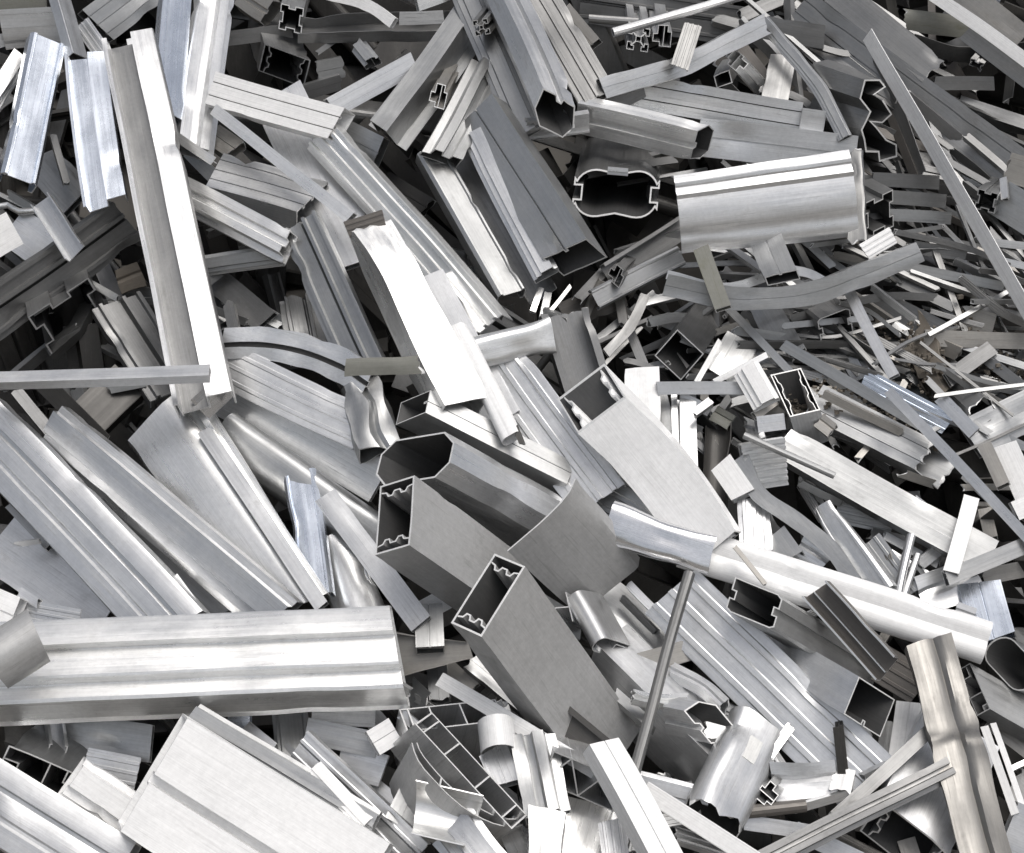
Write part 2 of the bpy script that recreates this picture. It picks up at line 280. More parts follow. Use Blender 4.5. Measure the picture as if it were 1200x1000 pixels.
def p(kind, label, prof, x0, y0, x1, y1, w=None, h=0, m='light', roll=0, ab=None, q=None, cut=None, via=None, th=None, rag=0, rag1=0, crush0=1, crush1=1, taper=1, twist=0,
      amp=None, bow=None, pull=0, group=None, extra=None, taper0=1, partmat=None, only=None, dent=1.0):
    """One length of scrap. x0, y0 -> x1, y1: its axis; w: width seen; h: centimetres above the slope at its two ends."""
    SEED[0] += 1
    if SEED[0] in HIDDEN: return None                         # wholly behind other pieces
    rnd = random.Random(SEED[0] * 7919)
    if prof in SP and not group and (w or 99) >= 18: prof += '+'
    q0, walls0 = PR[prof]
    q = q or q0
    h0, h1 = (h if isinstance(h, tuple) else (h, h))
    h0 /= 100; h1 /= 100
    P0, P1 = hit(x0, y0, h0), hit(x1, y1, h1)
    t = (P1 - P0).normalized(); Lg = (P1 - P0).length
    ref = P0 if cut else (P0 + P1) / 2
    v = (CAM - ref).normalized()
    n = (v - t * v.dot(t)).normalized()
    s = n.cross(t)
    vx = (RIGHT - v * RIGHT.dot(v)).normalized(); vy = v.cross(vx)
    k = mpp(ref)
    zu = zw = 0.0
    sh = 0.0
    if cut:
        U, Vv = Vector(cut[0]), Vector(cut[1])
        qq = cut[2] if len(cut) > 2 else q
        if U.x * Vv.y - U.y * Vv.x < 0: Vv = -Vv
        p2 = lambda a: Vector((a.dot(vx), a.dot(vy)))
        U = Vector((U.x, -U.y)) * k; Vv = Vector((Vv.x, -Vv.y)) * k
        s2, n2, t2 = p2(s), p2(n), p2(t)
        if U.dot(s2) < 0: U, Vv = -U, -Vv
        us, vs = U.dot(s2), Vv.dot(s2)
        r = math.atan2(-vs / qq, us)
        def solve(d, e):                                    # d*W + t2*z = e
            det = d.x * t2.y - d.y * t2.x
            return (e.x * t2.y - e.y * t2.x) / det, (d.x * e.y - d.y * e.x) / det
        W, zu = solve(s2 * math.cos(r) + n2 * math.sin(r), U)
        H, zw = solve(n2 * math.cos(r) - s2 * math.sin(r), Vv)
        W, H = max(abs(W), .004), max(abs(H), .004)
    else:
        if ab:
            w = ab[0] + abs(ab[1]); roll = math.degrees(math.atan((ab[1] / ab[0]) / q))
        r = R(roll)
        us = [a * math.cos(r) - b * q * math.sin(r) for pts, *_ in walls0 for a, b in pts]
        lo, hi = min(us), max(us)
        W = w * k / max(hi - lo, .05); H = W * q
        sh = -(lo + hi) / 2 * W
    u3 = s * math.cos(r) + n * math.sin(r)
    w3 = n * math.cos(r) - s * math.sin(r)
    base = Matrix((u3, w3, t)).transposed().to_4x4()
    base.translation = P0 + s * sh
    if th is None: th = min(.0030, max(.0018, .028 * W))
    th = min(th, .18 * min(W, max(H, .02)))
    if prof in ('flat', 'sheet'): th = max(th, .0025)
    path = None
    if via:
        inv = base.inverted()
        pts = [P0]
        for i, vv in enumerate(via):
            f = (i + 1) / (len(via) + 1)
            pts.append(hit(vv[0], vv[1], vv[2] / 100 if len(vv) > 2 else h0 + (h1 - h0) * f))
        pts.append(P1)
        lp = [inv @ (a + s * sh) for a in pts]
        path = lp
        Lg = sum((lp[i + 1] - lp[i]).length for i in range(len(lp) - 1))
    amp = ((.0024 if via else .0011) if amp is None else amp)
    bow = rnd.uniform(-1, 1) * min(.005, .010 * Lg) if bow is None else bow
    bowd = rnd.uniform(0, 6.28)
    off = Vector((rnd.uniform(0, 99), rnd.uniform(0, 99), rnd.uniform(0, 99)))
    nr = max(3, min(56, int(Lg / (.016 if amp > .002 or path or W > .05 else .04)) + 2))
    rings = [Lg * i / (nr - 1) for i in range(nr)]
    if rag: rings = [0, .004, .012, .03] + [z for z in rings if z > .034]
    if rag1: rings = [z for z in rings if z < Lg - .034] + [Lg - .03, Lg - .012, Lg - .004, Lg]
    res = max(W, H) * (.09 if (rag or rag1 or amp > .002) else .13 if W > .05 else .34)
    walls = [(resample([(a * W, b * H) for a, b in pts], closed, res), closed, part, tf) for pts, closed, part, tf in walls0]
    dents = []
    if dent and Lg > .12 and W > .03:
        for _ in range(rnd.choice((1, 2, 2, 3))):
            zz_ = rnd.choice((rnd.uniform(0, .12), rnd.uniform(.1, .9), rnd.uniform(.1, .9)))
            dents.append((zz_ * Lg, rnd.choice((-.5, .5, rnd.uniform(-.4, .4))) * W, rnd.uniform(.03, .10) * W * dent, rnd.uniform(.12, .3) * W, rnd.uniform(.5, 1.4)))
    if not cut and prof not in ('rod',) and Lg > .05:
        zu, zw = rnd.uniform(-.16, .16) * W, 0
    fade = (1 - 0) if cut else 0
    def centre(sv):
        n_ = len(path); f = sv * (n_ - 1); i = min(int(f), n_ - 2); f -= i
        a, b = path[i], path[i + 1]
        a0 = path[i - 1] if i else a - (b - a); b1 = path[i + 2] if i + 2 < n_ else b + (b - a)
        return .5 * ((2 * a) + (b - a0) * f + (2 * a0 - 5 * a + 4 * b - b1) * f * f + (3 * a - a0 - 3 * b + b1) * f ** 3)
    def deform(u, wv, z):
        sv = z / Lg
        sc = taper0 + (taper - taper0) * sv
        uu, ww = u * sc, wv * sc
        fl = min(max(Lg * .35, .04), .16)
        e0 = max(0, 1 - z / fl); e1 = max(0, 1 - (Lg - z) / fl)
        c0 = 1 + (crush0 - 1) * e0 * e0; c1 = 1 + (crush1 - 1) * e1 * e1
        ww *= c0 * c1; uu *= 1 + (1 - c0 * c1) * .25
        if twist:
            a = R(twist) * sv; uu, ww = uu * math.cos(a) - ww * math.sin(a), uu * math.sin(a) + ww * math.cos(a)
        zz = z + (zu * u / W + zw * wv / H) * ((1 - sv) if cut else math.cos(sv * 3.14))
        if rag: zz += noise.noise(Vector((u * 90, wv * 90, 3)) + off) * rag * e0 ** 6
        if rag1: zz += noise.noise(Vector((u * 90, wv * 90, 7)) + off) * rag1 * e1 ** 6
        for dz, du, da, dr, ds in dents:
            g_ = ((z - dz) * ds) ** 2 + (u - du) ** 2
            if g_ < 9 * dr * dr:
                g_ = math.exp(-g_ / (dr * dr))
                if wv > -.1 * H: ww -= da * g_
                uu -= da * .7 * g_ * (1 if u > 0 else -1) * min(1, abs(u) / (.3 * W))
        q_ = Vector((uu, ww, zz))
        nv = noise.noise_vector(Vector((uu * 9, ww * 9, zz * 6)) + off)
        q_ += Vector((nv.x, nv.y, 0)) * amp * min(1.6, 6 * Lg)
        if amp > .002:
            nv = noise.noise_vector(Vector((uu * 26, ww * 26, zz * 18)) + off)
            q_ += nv * amp * .8
        b_ = bow * 4 * sv * (1 - sv)
        q_.x += b_ * math.cos(bowd); q_.y += b_ * math.sin(bowd)
        if path:
            for i_ in range(1, len(path) - 1):
                ww_ = .3 * math.exp(-((sv - i_ / (len(path) - 1)) / .07) ** 2)
                q_.y *= 1 - ww_; q_.x *= 1 + .3 * ww_
            ca = centre(sv); cb = centre(min(1, sv + .01)); cz = centre(max(0, sv - .01))
            tt = (cb - cz).normalized()
            rot = Vector((0, 0, 1)).rotation_difference(tt).to_matrix()
            q_ = ca + rot @ Vector((q_.x, q_.y, q_.z - z))
        return q_
    main = [wl for wl in walls if wl[2] is None]
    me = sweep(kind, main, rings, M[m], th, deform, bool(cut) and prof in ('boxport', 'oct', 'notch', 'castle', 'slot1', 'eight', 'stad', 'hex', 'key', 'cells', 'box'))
    o = bpy.data.objects.new(kind, me); C.objects.link(o)
    o.matrix_world = base
    o['label'] = label; o['category'] = CAT[kind]
    if group: o['group'] = group
    for wl in walls:
        if wl[2]:
            zin = [rings[0] + .0008] + rings[1:-1] + [rings[-1] - .0008]
            ch = bpy.data.objects.new(wl[2], sweep(wl[2], [wl], zin, M[partmat or m], th, deform)); C.objects.link(ch)
            ch.parent = o
    pc = Piece(); pc.o = o; pc.W, pc.H, pc.L, pc.def_ = W, H, Lg, deform; pc.idx = SEED[0]
    ITEMS.append(pc)
    return pc

def patch(pc, name, z0, z1, u0, u1, m, w=.5, lift=.0012, thick=.0012, label=None):
    """A thin part lying on the broad face of a piece (fractions of its length and width)."""
    V, F = [], []
    nz_, nu = 6, 4
    for t_ in (0, 1):
        for i in range(nz_ + 1):
            for j in range(nu + 1):
                q_ = pc.def_((u0 + (u1 - u0) * j / nu) * pc.W, w * pc.H + (lift + t_ * thick) * (1 if w > 0 else -1), (z0 + (z1 - z0) * i / nz_) * pc.L)
                V.append(tuple(q_))
    s_ = (nz_ + 1) * (nu + 1)
    ix = lambda t_, i, j: t_ * s_ + i * (nu + 1) + j
    for i in range(nz_):
        for j in range(nu):
            for t_ in (0, 1): F.append((ix(t_, i, j), ix(t_, i, j + 1), ix(t_, i + 1, j + 1), ix(t_, i + 1, j)))
    for i in range(nz_):
        for j in (0, nu): F.append((ix(0, i, j), ix(1, i, j), ix(1, i + 1, j), ix(0, i + 1, j)))
    for j in range(nu):
        for i in (0, nz_): F.append((ix(0, i, j), ix(1, i, j), ix(1, i, j + 1), ix(0, i, j + 1)))
    me = bpy.data.meshes.new(name); me.from_pydata(V, [], F); me.materials.append(M[m])
    o = bpy.data.objects.new(name, me); C.objects.link(o); o.parent = pc.o
    if label: o['label'] = label
    return o
EXPOSURE = 0.32
# ------------------------------------------------------------------ upper left corner
p('channel_bar', 'bluish bright channel leaning at the upper left edge, its web smooth and mirror-like', 'uweblip', 54, 50, 19, 214, 44, 10, 'blue', roll=-12)
p('channel_bar', 'bluish bright stepped channel between the leaning blue channel and the long deep-recessed channel', 'recess', 101, 66, 124, 240, 50, 12, 'blue', roll=10, q=.3)
p('channel_bar', 'long steep grey channel with deep dark recess and wide bright flange, longest at upper left', 'recess2', 152, 48, 241, 474, 66, 17, 'light', roll=6, q=.45, partmat='dull', bow=0)  # web parts in duller metal, the recess shade put into their colour
p('plate_scrap', 'pale grey flat block end at the top left above the leaning blue channel', 'fine', 4, 36, 78, 32, 46, 4, 'light', q=.3)
p('angle_bar', 'short upright angle bar at the top edge above the bluish stepped channel', 'angle', 66, -14, 90, 70, 24, 8, 'light', ab=(14, -10))
p('grooved_bar', 'dull grey ribbed bar entering at the top edge beside the short upright angle bar', 'slot3', 190, -28, 112, 32, 46, -5, 'grey')
p('ribbed_bar', 'small pale ribbed strip tucked behind the top of the long deep-recessed channel', 'rib', 96, 28, 132, 78, 20, 2, 'light')
p('flat_bar', 'pale blue smooth flat bar hanging from the top edge, its slotted lower end dark', 'slot1b', 206, -12, 195, 136, 38, 10, 'blue', q=.3, roll=-28)
p('channel_bar', 'silver ridged channel hanging from the top edge beside the pale blue flat bar', 'step2', 252, -12, 226, 178, 46, 6, 'light', q=.45, roll=-20)
p('flat_bar', 'white narrow stub showing between the deep-recessed channel and the pale blue flat bar', 'box', 160, 46, 182, 128, 22, 8, 'light', q=.3)
p('tee_bar', 'short thin tee strip lying across the lower end of the silver ridged channel', 'tee', 192, 150, 252, 190, 11, 12, 'bright', q=.8)
p('box_tube', 'short white ribbed box tube with dark sawn end, near the notched black tube end', 'slot2g', 400, 149, 250, 106, 46, 9, 'white', cut=((-20, 34), (-12, -8), .55), partmat='rubber')
p('flat_bar', 'long narrow bright bar with small holes, running below the short white ribbed tube', 'bar', 252, 130, 412, 256, 13, 10, 'bright')
p('grooved_bar', 'blue-grey ribbed block lying below the narrow bright bar with holes', 'slot3', 252, 212, 366, 244, 62, 3, 'light', ab=(42, -24))
p('stepped_bar', 'bright stepped bar with dark groove and cut end, pointing at the blue-grey ribbed block', 'step2', 336, 291, 204, 222, 38, 8, 'bright', cut=((-16, 34), (10, 8), .4))
p('plate_scrap', 'grey flat plate in the dark gap under the bluish stepped channel', 'fine', 48, 186, 92, 236, 46, -3, 'grey', q=.2)
p('angle_bar', 'pale short strip lying across the long dull grooved channel at the left', 'uflat', 47, 234, 88, 296, 27, 13, 'light', roll=15)
p('channel_bar', 'long dull grooved channel crossing diagonally at the left edge above the notched black opening', 'rib3', -25, 379, 148, 258, 58, 6, 'dull', roll=14)
p('offcut', 'white block corner entering at the left edge above the long dull grooved channel', 'box', -28, 294, 16, 268, 40, 10, 'white', q=.5)
p('plate_scrap', 'pale plate beside the white block corner at the left edge', 'box', 16, 266, 64, 300, 48, 2, 'light', q=.2)
p('round_rod', 'thin curled strip end at the left edge below the leaning blue channel', 'rod', -8, 246, 42, 246, 6, 5, 'bright', via=[(8, 240), (22, 247)])
p('flat_bar', 'bright narrow strip leaning at the left edge beside the blue channel top', 'box', -14, 118, 22, 64, 15, 7, 'bright')
p('flat_bar', 'grey narrow strip leaning under the bright one at the left edge', 'step', -14, 142, 19, 84, 12, 4, 'grey')
p('flat_bar', 'weathered thin strip at the very top left corner', 'box', -12, 8, 54, 0, 16, 3, 'olive')
p('flat_bar', 'short grey strip at the left edge just under the corner strip', 'slot1b', -12, 52, 14, 44, 14, 2, 'light')
p('box_tube', 'square tube showing a black open end with notched rim, under the cross-shaped end', 'boxport', 333, 77, 316, 20, None, (-1, -16), 'dull', cut=((52, 18), (-8, 30), .8))
p('window_profile', 'window profile end showing a black many-notched opening under the long dull grooved channel', 'castle', 83, 372, 66, 318, None, (2, -14), 'dull', cut=((66, -46), (26, 46), .9))
p('grooved_bar', 'dull grey grooved bar below the notched black opening, passing under the long horizontal strip', 'rib3', 136, 356, 204, 462, 62, 1, 'dull', roll=-20)
p('offcut', 'small tan earth-stained lump of metal beside the notched black opening', 'dent', 138, 330, 166, 322, 28, 0, 'earth', amp=.006)
p('flat_bar', 'long thin horizontal strip from the left edge to the foot of the long steep channel', 'box', -20, 447, 246, 438, 20, 24, 'light', ab=(12, -8), q=.6)
p('angle_bar', 'dark narrow angle below the long thin horizontal strip', 'angle', 48, 446, 126, 524, 22, 2, 'dark', roll=30)
p('plate_scrap', 'dark smooth plate below the long thin horizontal strip, behind the pale blue long bar', 'uweb', 152, 448, 96, 502, 52, 0, 'dark', roll=15)
p('angle_bar', 'small bright bracket at the foot of the long steep channel', 'angle', 232, 482, 268, 448, 30, 14, 'mirror', roll=20)
p('flat_bar', 'dull dark bar in the shadow right of the long steep channel', 'slot1b', 246, 322, 312, 378, 30, -4, 'dull')
p('ribbed_bar', 'upright dusty ribbed piece in the dark hollow right of the long steep channel', 'rib3', 352, 350, 366, 420, 52, -4, 'dull', rag=.012)
p('flat_bar', 'dull flat bar crossing under the tip of the bright stepped bar', 'step', 228, 314, 330, 300, 24, 1, 'grey')
p('offcut', 'grey crumpled cut end above the dark hollow, under the blue-grey ribbed block', 'dent', 300, 372, 336, 392, 34, -6, 'grey', amp=.004)
# ------------------------------------------------------------------ upper middle
p('flat_bar', 'dull horizontal bar at the top behind the silver ridged channel', 'slot1', 262, 46, 342, 36, 16, -2, 'dull')
p('offcut', 'dusty tan lump of profile at the top between silver channel and cross-shaped end', 'hex', 286, -4, 318, 16, 34, -2, 'tan', amp=.004)
p('slotted_bar', 'slotted bar pointing out of the heap at the top, its cross-shaped end beside dusty lump', 'castle', 341, 22, 352, -16, None, (3, -10), 'grey', cut=((26, 6), (-4, 28), 1))
p('sheet_scrap', 'wide flattened dull plate lying across the top with a pale upper edge', 'uflat', 350, 34, 536, 30, 30, 3, 'dull', ab=(20, -12), amp=.003)
p('flat_bar', 'narrow bent bright strip on the flattened dull plate at the top', 'box', 384, -6, 462, 28, 12, 7, 'white', via=[(430, 6)])
p('flat_bar', 'short pale strip at the right end of the flattened dull plate', 'fine', 468, 22, 520, 20, 14, 7, 'light', q=.4)
p('offcut', 'small bright offcut touching the top edge beside the big ribbed hollow bar', 'box', 488, 4, 522, -8, 18, 5, 'bright')
p('grooved_bar', 'straight pale grooved bar slanting up towards the top middle, ending against the wide wavy channel', 'slot2', 388, 127, 484, 74, 24, 8, 'light', q=.5)
p('box_tube', 'dark grey box tube stub under the end of the short white ribbed tube', 'slot1', 396, 156, 446, 181, 38, 3, 'grey')
p('plate_scrap', 'broad pale grey plate narrowing downward between the holed bar and the long ribbed shiny bar', 'fine', 326, 112, 420, 310, 62, 2, 'light', q=.12)
p('ribbed_bar', 'long shiny ribbed bar with rounded bright edge running to the middle of the heap', 'rib', 576, 386, 376, 158, 54, 7, 'bright', cut=((34, -28), (-16, -8), .4))
p('channel_bar', 'wide wavy grey channel with hollow open lower end beside the straight pale grooved bar', 'hat', 449, 155, 545, 22, None, (9, 4), 'grey', cut=((44, 30), (10, 14), .5))
p('channel_bar', 'grey stepped channel with plain cut lower end beside the wide wavy channel', 'step2', 517, 184, 572, 80, 46, (9, 6), 'grey', cut=((42, 14), (8, -10), .5))
p('slotted_bar', 'small slotted bar end poking out between the wavy channel and the stepped channel', 'ends', 514, 112, 530, 84, None, (11, 2), 'tan', cut=((18, 5), (-6, 26), 1))
p('flat_bar', 'grey flat bar at the top middle beside a dark slot', 'step', 540, -20, 618, 158, 34, 8, 'grey', q=.3)
p('slotted_bar', 'small cross-shaped bar end lying on the top of the grey flat bar', 'tslot', 564, 32, 584, 6, None, (13, 8), 'dull', cut=((17, -3), (4, 17), 1))
p('window_profile', 'big ribbed hollow window profile with wide open end, top middle, pointing down', 'hex', 652, 134, 580, -24, None, (16, 12), 'light', cut=((48, 22), (10, -40), .75), partmat=None)
p('plate_scrap', 'grey dusty wing of profile lying along the big ribbed hollow window profile', 'rib', 622, -16, 700, 116, 46, 9, 'dull', roll=-18)
p('ribbed_bar', 'small broken strip with bright ragged edge below the big ribbed hollow profile', 'frame2', 616, 152, 690, 142, 26, 8, 'light', roll=30, rag=.01)
p('channel_bar', 'long channel with bright rounded lip in the middle gap, beside the dark web', 'uweblip', 504, 182, 598, 348, 38, 6, 'grey', roll=-30)
p('plate_scrap', 'dark flat web running between two bright lips in the middle gap', 'uflat', 528, 164, 636, 346, 36, 2, 'dull')
p('flat_bar', 'bright narrow lip with rounded end between the dark web and the six-sided tube', 'step', 556, 158, 640, 322, 30, 8, 'light', q=.5)
p('box_tube', 'big grey six-sided box tube with dark open lower end, above the crushed shiny stub', 'slot1', 674, 302, 566, 134, None, (11, 8), 'grey', cut=((50, -22), (24, 20), .55))
p('flat_bar', 'thin bright vertical sliver hanging under the big grey six-sided tube', 'box', 634, 338, 624, 366, 6, 4, 'bright')
# ------------------------------------------------------------------ upper right of middle
p('channel_bar', 'pale bent bar slanting upward to the right, wrapped by a short strap', 'slot1', 704, 106, 894, 30, 22, 9, 'light', via=[(800, 76)], q=.8, rag1=.01)
p('channel_bar', 'dull channel added under the pale bent bar for its shadow side', 'uweb', 712, 122, 790, 84, 24, 3, 'dull')  # dark strip that draws the shaded underside of the bent bar
p('flat_bar', 'short dull strap bent across the pale bent bar', 'rib', 796, 80, 812, 30, 20, 13, 'dull')
p('round_rod', 'thin straight pale rod near the top, above the two small slotted ends', 'rod', 718, 38, 900, -14, 10, 8, 'light')
p('slotted_bar', 'slotted bar end with hooked arms under the thin pale rod', 'tslot', 748, 46, 742, 14, None, (2, -10), 'light', cut=((24, 4), (-3, 26), 1))
p('slotted_bar', 'slotted bar end with star-shaped arms under the thin pale rod', 'ends', 776, 42, 770, 10, None, (2, -10), 'light', cut=((22, 2), (-2, 24), 1))
p('box_tube', 'short tan tube at the top beside the grey dusty wing', 'slot1', 662, 14, 696, 54, 20, 2, 'tan')
p('round_rod', 'short dull rod lying at the top next to the short tan tube', 'rod', 690, 22, 748, 26, 9, 1, 'dull')
p('plate_scrap', 'wide dull long plate at the back of the top, behind the thin pale rod', 'rib3', 680, 4, 930, 40, 44, -8, 'dull', q=.15)
p('slotted_bar', 'slotted bar with bright knobbly end, right of the short strap', 'ends', 864, 72, 896, 108, None, (6, -2), 'bright', cut=((18, 14), (-12, 14), 1))
p('offcut', 'tiny open square end below the knobbly slotted bar', 'box', 847, 93, 862, 70, None, (3, -4), 'light', cut=((18, -6), (4, 14), .8))
p('box_tube', 'plain grey upright stub beside the bent curved strip, behind the stacked pale slats', 'box', 917, 70, 906, 126, 30, 2, 'dull', q=.5)
p('grooved_bar', 'pale bar with two dark grooves behind the end of the rounded hollow tube', 'slot2g', 742, 106, 938, 140, 38, 2, 'light', q=.5, partmat='rubber')
p('offcut', 'small square block at the right end of the pale bar with two grooves', 'box', 938, 140, 966, 144, 26, 4, 'light', q=.7)
p('box_tube', 'pale plain bar with one fine line just above the broad shiny wavy profile', 'slot1', 818, 160, 1002, 182, 44, 3, 'light', q=.5)
p('oval_tube', 'brushed rounded hollow tube with its end open, left of the lower pale plain bar', 'hex', 823, 168, 680, 134, None, (9, 6), 'bright', cut=((-10, 40), (20, -6), .55))
p('oval_tube', 'tube with dog-bone shaped open end facing out, dark inside, under the rounded hollow tube', 'eight', 722, 227, 734, 158, None, (3, -22), 'dull', cut=((98, 4), (-4, 54), .5))
p('offcut', 'tiny clip of metal lying on top of the dog-bone shaped tube', 'zed', 712, 200, 736, 202, 8, 7, 'light')
p('window_profile', 'broad shiny wavy profile with streaky bright highlights, largest piece of the upper right', 'curvy', 794, 252, 1000, 226, 90, 15, 'light', roll=2, dent=.2, bow=0, taper=1.12)
p('shell_scrap', 'bent grey end plate closing the right side of the broad shiny wavy profile', 'flatbend', 1000, 180, 1004, 282, 22, 12, 'dull', amp=.006, rag=.02, rag1=.02)
p('box_tube', 'notched open profile right behind the bent end plate of the shiny wavy profile', 'castle', 1030, 252, 1000, 236, None, (7, 3), 'dull', cut=((32, -16), (2, 42), .9))
p('ribbed_bar', 'tiny white double rib piece under the end of the shiny wavy profile', 'rib', 1012, 296, 1046, 276, 20, 12, 'white')
# ------------------------------------------------------------------ top right
p('grooved_bar', 'wide dull grooved bar from the top to the right edge behind the long thin angle', 'slot3', 935, 16, 1220, 228, 58, -1, 'dull', q=.4)
p('angle_bar', 'long thin angle with bright edge leaning across the wide dull grooved bar', 'angle', 1018, 44, 1215, 384, 15, 10, 'white', ab=(8, 7), q=1)
p('channel_bar', 'dull brownish channel with bright nicked end, crossing above the wide dull grooved bar', 'uweb', 1094, 86, 980, -8, 36, 3, 'dull', roll=10, rag=.012)
p('window_profile', 'large dull profile whose jagged key-shaped end faces right, behind the upper pale bar', 'key', 1024, 140, 960, 118, None, (7, 0), 'dull', cut=((24, 96), (40, -12), .45))
p('flat_bar', 'dull strip curving down beside the plain grey upright stub', 'step', 894, 26, 990, 162, 15, 7, 'grey', via=[(930, 66), (962, 104)], q=.3)
p('plate_scrap', 'dull plate across the top just right of the pale bent bar', 'uweb', 896, 32, 966, 44, 26, 2, 'dull')
p('flat_bar', 'bright white diagonal edge strip in the top right corner', 'bar', 1082, -14, 1215, 80, 14, 9, 'white', q=.8)
p('plate_scrap', 'tan plate above the bright diagonal strip in the top right corner', 'uweb', 1120, -16, 1200, 48, 30, 4, 'tan', rag=.01)
p('plate_scrap', 'blue-grey plate bit in the extreme top right corner', 'rib', 1170, -14, 1215, 26, 30, 2, 'light', q=.2)
p('flat_bar', 'dull strip parallel below the bright white diagonal edge strip', 'fine', 1105, 18, 1215, 102, 18, 3, 'dull')
p('sheet_scrap', 'torn greenish sheet edge left of the bright diagonal strip at the top right', 'sheet', 1062, 22, 1138, 34, 24, 4, 'olive', rag=.02, rag1=.02, amp=.005)
p('flat_bar', 'short dull bar with end pointing right, under the torn greenish sheet', 'slot1', 1094, 98, 1164, 98, 15, 1, 'dull')
p('flat_bar', 'dull horizontal slat right of the shiny wavy profile, top of a stack of three', 'slot1', 1022, 210, 1100, 214, 15, 2, 'dull')
p('flat_bar', 'dull horizontal slat right of the shiny wavy profile, middle of a stack of three', 'slot1', 1026, 230, 1108, 236, 15, 2, 'dull')
p('flat_bar', 'dull horizontal slat right of the shiny wavy profile, lowest of a stack of three', 'fine', 1040, 252, 1114, 256, 13, 2, 'grey')
p('slotted_bar', 'small dark slotted end left of the grey box at the right edge', 'castle', 1156, 236, 1180, 214, None, (4, -6), 'grey', cut=((22, 6), (-4, 22), 1))
p('box_tube', 'grey box at the right edge beyond the long thin angle', 'fine', 1172, 232, 1220, 262, 42, 1, 'grey', q=.5)
# ------------------------------------------------------------------ right, middle height
p('curved_channel', 'long grey strip curving like a hockey stick, under the shiny wavy profile', 'slot1', 780, 334, 1074, 296, 24, 13, 'grey', via=[(860, 350), (950, 344), (1010, 322)], q=.7)
p('curved_channel', 'thin pale strip arching just above the hockey-stick strip', 'bar', 782, 322, 972, 332, 9, 10, 'light', via=[(850, 338), (930, 318)], q=.6)
p('box_tube', 'short grey stub hanging over the hockey-stick strip from below the shiny wavy profile', 'slot1', 916, 326, 896, 276, 40, (15, 10), 'grey', cut=((38, -8), (4, 10), .3))
p('flat_bar', 'greenish short strip leaning over the left part of the hockey-stick strip', 'bar', 822, 292, 848, 362, 18, 17, 'olive', q=.4)
p('box_tube', 'dull square tube with pale rim and dark open end, below the hockey-stick strip', 'notch', 979, 382, 936, 346, None, (6, 0), 'dull', cut=((36, -14), (5, 28), .8))
p('flat_bar', 'plain grey bar running down from the hockey-stick strip', 'box', 890, 350, 928, 416, 34, 3, 'grey', q=.2)
p('flat_bar', 'second dull bar right beside the plain grey bar below the hockey-stick strip', 'slot1', 922, 352, 946, 410, 20, 1, 'dull')
p('flat_bar', 'plain grey flat bar below the dull square tube with pale rim', 'step', 968, 386, 1006, 448, 38, 1, 'grey', q=.2)
p('flat_bar', 'pale narrow bar leaning steeply below the bend of the hockey-stick strip', 'bar', 994, 340, 1048, 442, 12, 10, 'light', q=.5)
p('flat_bar', 'narrow grey bar lying diagonally above the pale round-cornered tube', 'bar', 918, 404, 1078, 498, 12, 6, 'grey', q=.6)
p('box_tube', 'pale tube with round-cornered open end and screw lumps on its rim, dirt inside', 'boxport', 932, 460, 946, 512, None, (10, 2), 'light', cut=((34, -8), (22, 48), 1.3))
p('crushed_tube', 'dusty pale box tube with torn ragged open end pointing right', 'slot2', 1096, 546, 955, 474, None, (7, 4), 'grey', cut=((22, -34), (26, 24), .7), rag=.01)
p('box_tube', 'long pale box bar with fine lines just below the dusty ragged open tube', 'fine', 916, 520, 1160, 656, 44, 8, 'grey', q=.5, ab=(38, -6))
p('flat_bar', 'long thin bar with bright edge crossing the right side diagonally to the edge', 'bar', 1042, 458, 1215, 642, 11, 13, 'light', q=.6)
p('ribbed_bar', 'bluish pale ribbed slat left of the long thin bright-edged bar', 'rib', 1012, 444, 1112, 498, 26, 4, 'blue')
p('flat_bar', 'short pale bar right of the bluish pale ribbed slat', 'slot1b', 1102, 466, 1142, 508, 15, 6, 'light')
p('flat_bar', 'thin dull strip high on the right, first below the hockey-stick tip', 'bar', 1050, 310, 1176, 336, 10, 4, 'grey')
p('flat_bar', 'short thin dull strip right of the hockey-stick tip', 'bar', 1072, 290, 1132, 298, 14, 3, 'dull')
p('grooved_bar', 'dull short grooved bar ending near the dirt clump on the right', 'slot2', 1026, 352, 1110, 394, 28, 1, 'dull')
p('grooved_bar', 'dull tan horizontal bar at the right edge above the dirt clump', 'slot1', 1082, 396, 1215, 400, 18, 4, 'tan')
p('offcut', 'dull square block above the tan horizontal bar near the right edge', 'box', 1130, 372, 1164, 384, 30, 2, 'tan', q=.6)
p('offcut', 'rusty brown dirt clump wedged in the right side of the heap', 'dent', 1076, 396, 1104, 450, 36, 2, 'earth', q=.8, amp=.02, rag=.05, rag1=.05)
p('sheet_scrap', 'curved dull sheet left of the rusty dirt clump', 'sheet', 1044, 396, 1092, 480, 50, -3, 'dull')
p('flat_bar', 'dull short bar slanting up right of the rusty dirt clump', 'slot1b', 1110, 446, 1162, 408, 17, 5, 'dull')
p('box_tube', 'dull hexagonal tube end below the dull short slanting bar', 'oct', 1150, 484, 1118, 456, None, (6, 0), 'dull', cut=((26, -22), (12, 24), .8), rag=.012)
p('flat_bar', 'thin dull bar at the right edge above the big grey plate', 'bar', 1150, 416, 1215, 466, 12, 3, 'dull')
p('plate_scrap', 'big smooth grey plate at the right edge below the dark hollow', 'fine', 1136, 516, 1222, 474, 48, 4, 'grey', q=.15)
p('flat_bar', 'cream narrow block below the big smooth grey plate', 'bar', 1154, 522, 1176, 570, 15, 9, 'tan')
p('box_tube', 'white block at the right edge next to the cream narrow block', 'box', 1178, 524, 1208, 590, 28, 7, 'white')
p('flat_bar', 'small white chip at the right edge below the white block', 'slot1b', 1188, 600, 1215, 588, 22, 9, 'white', q=.3)
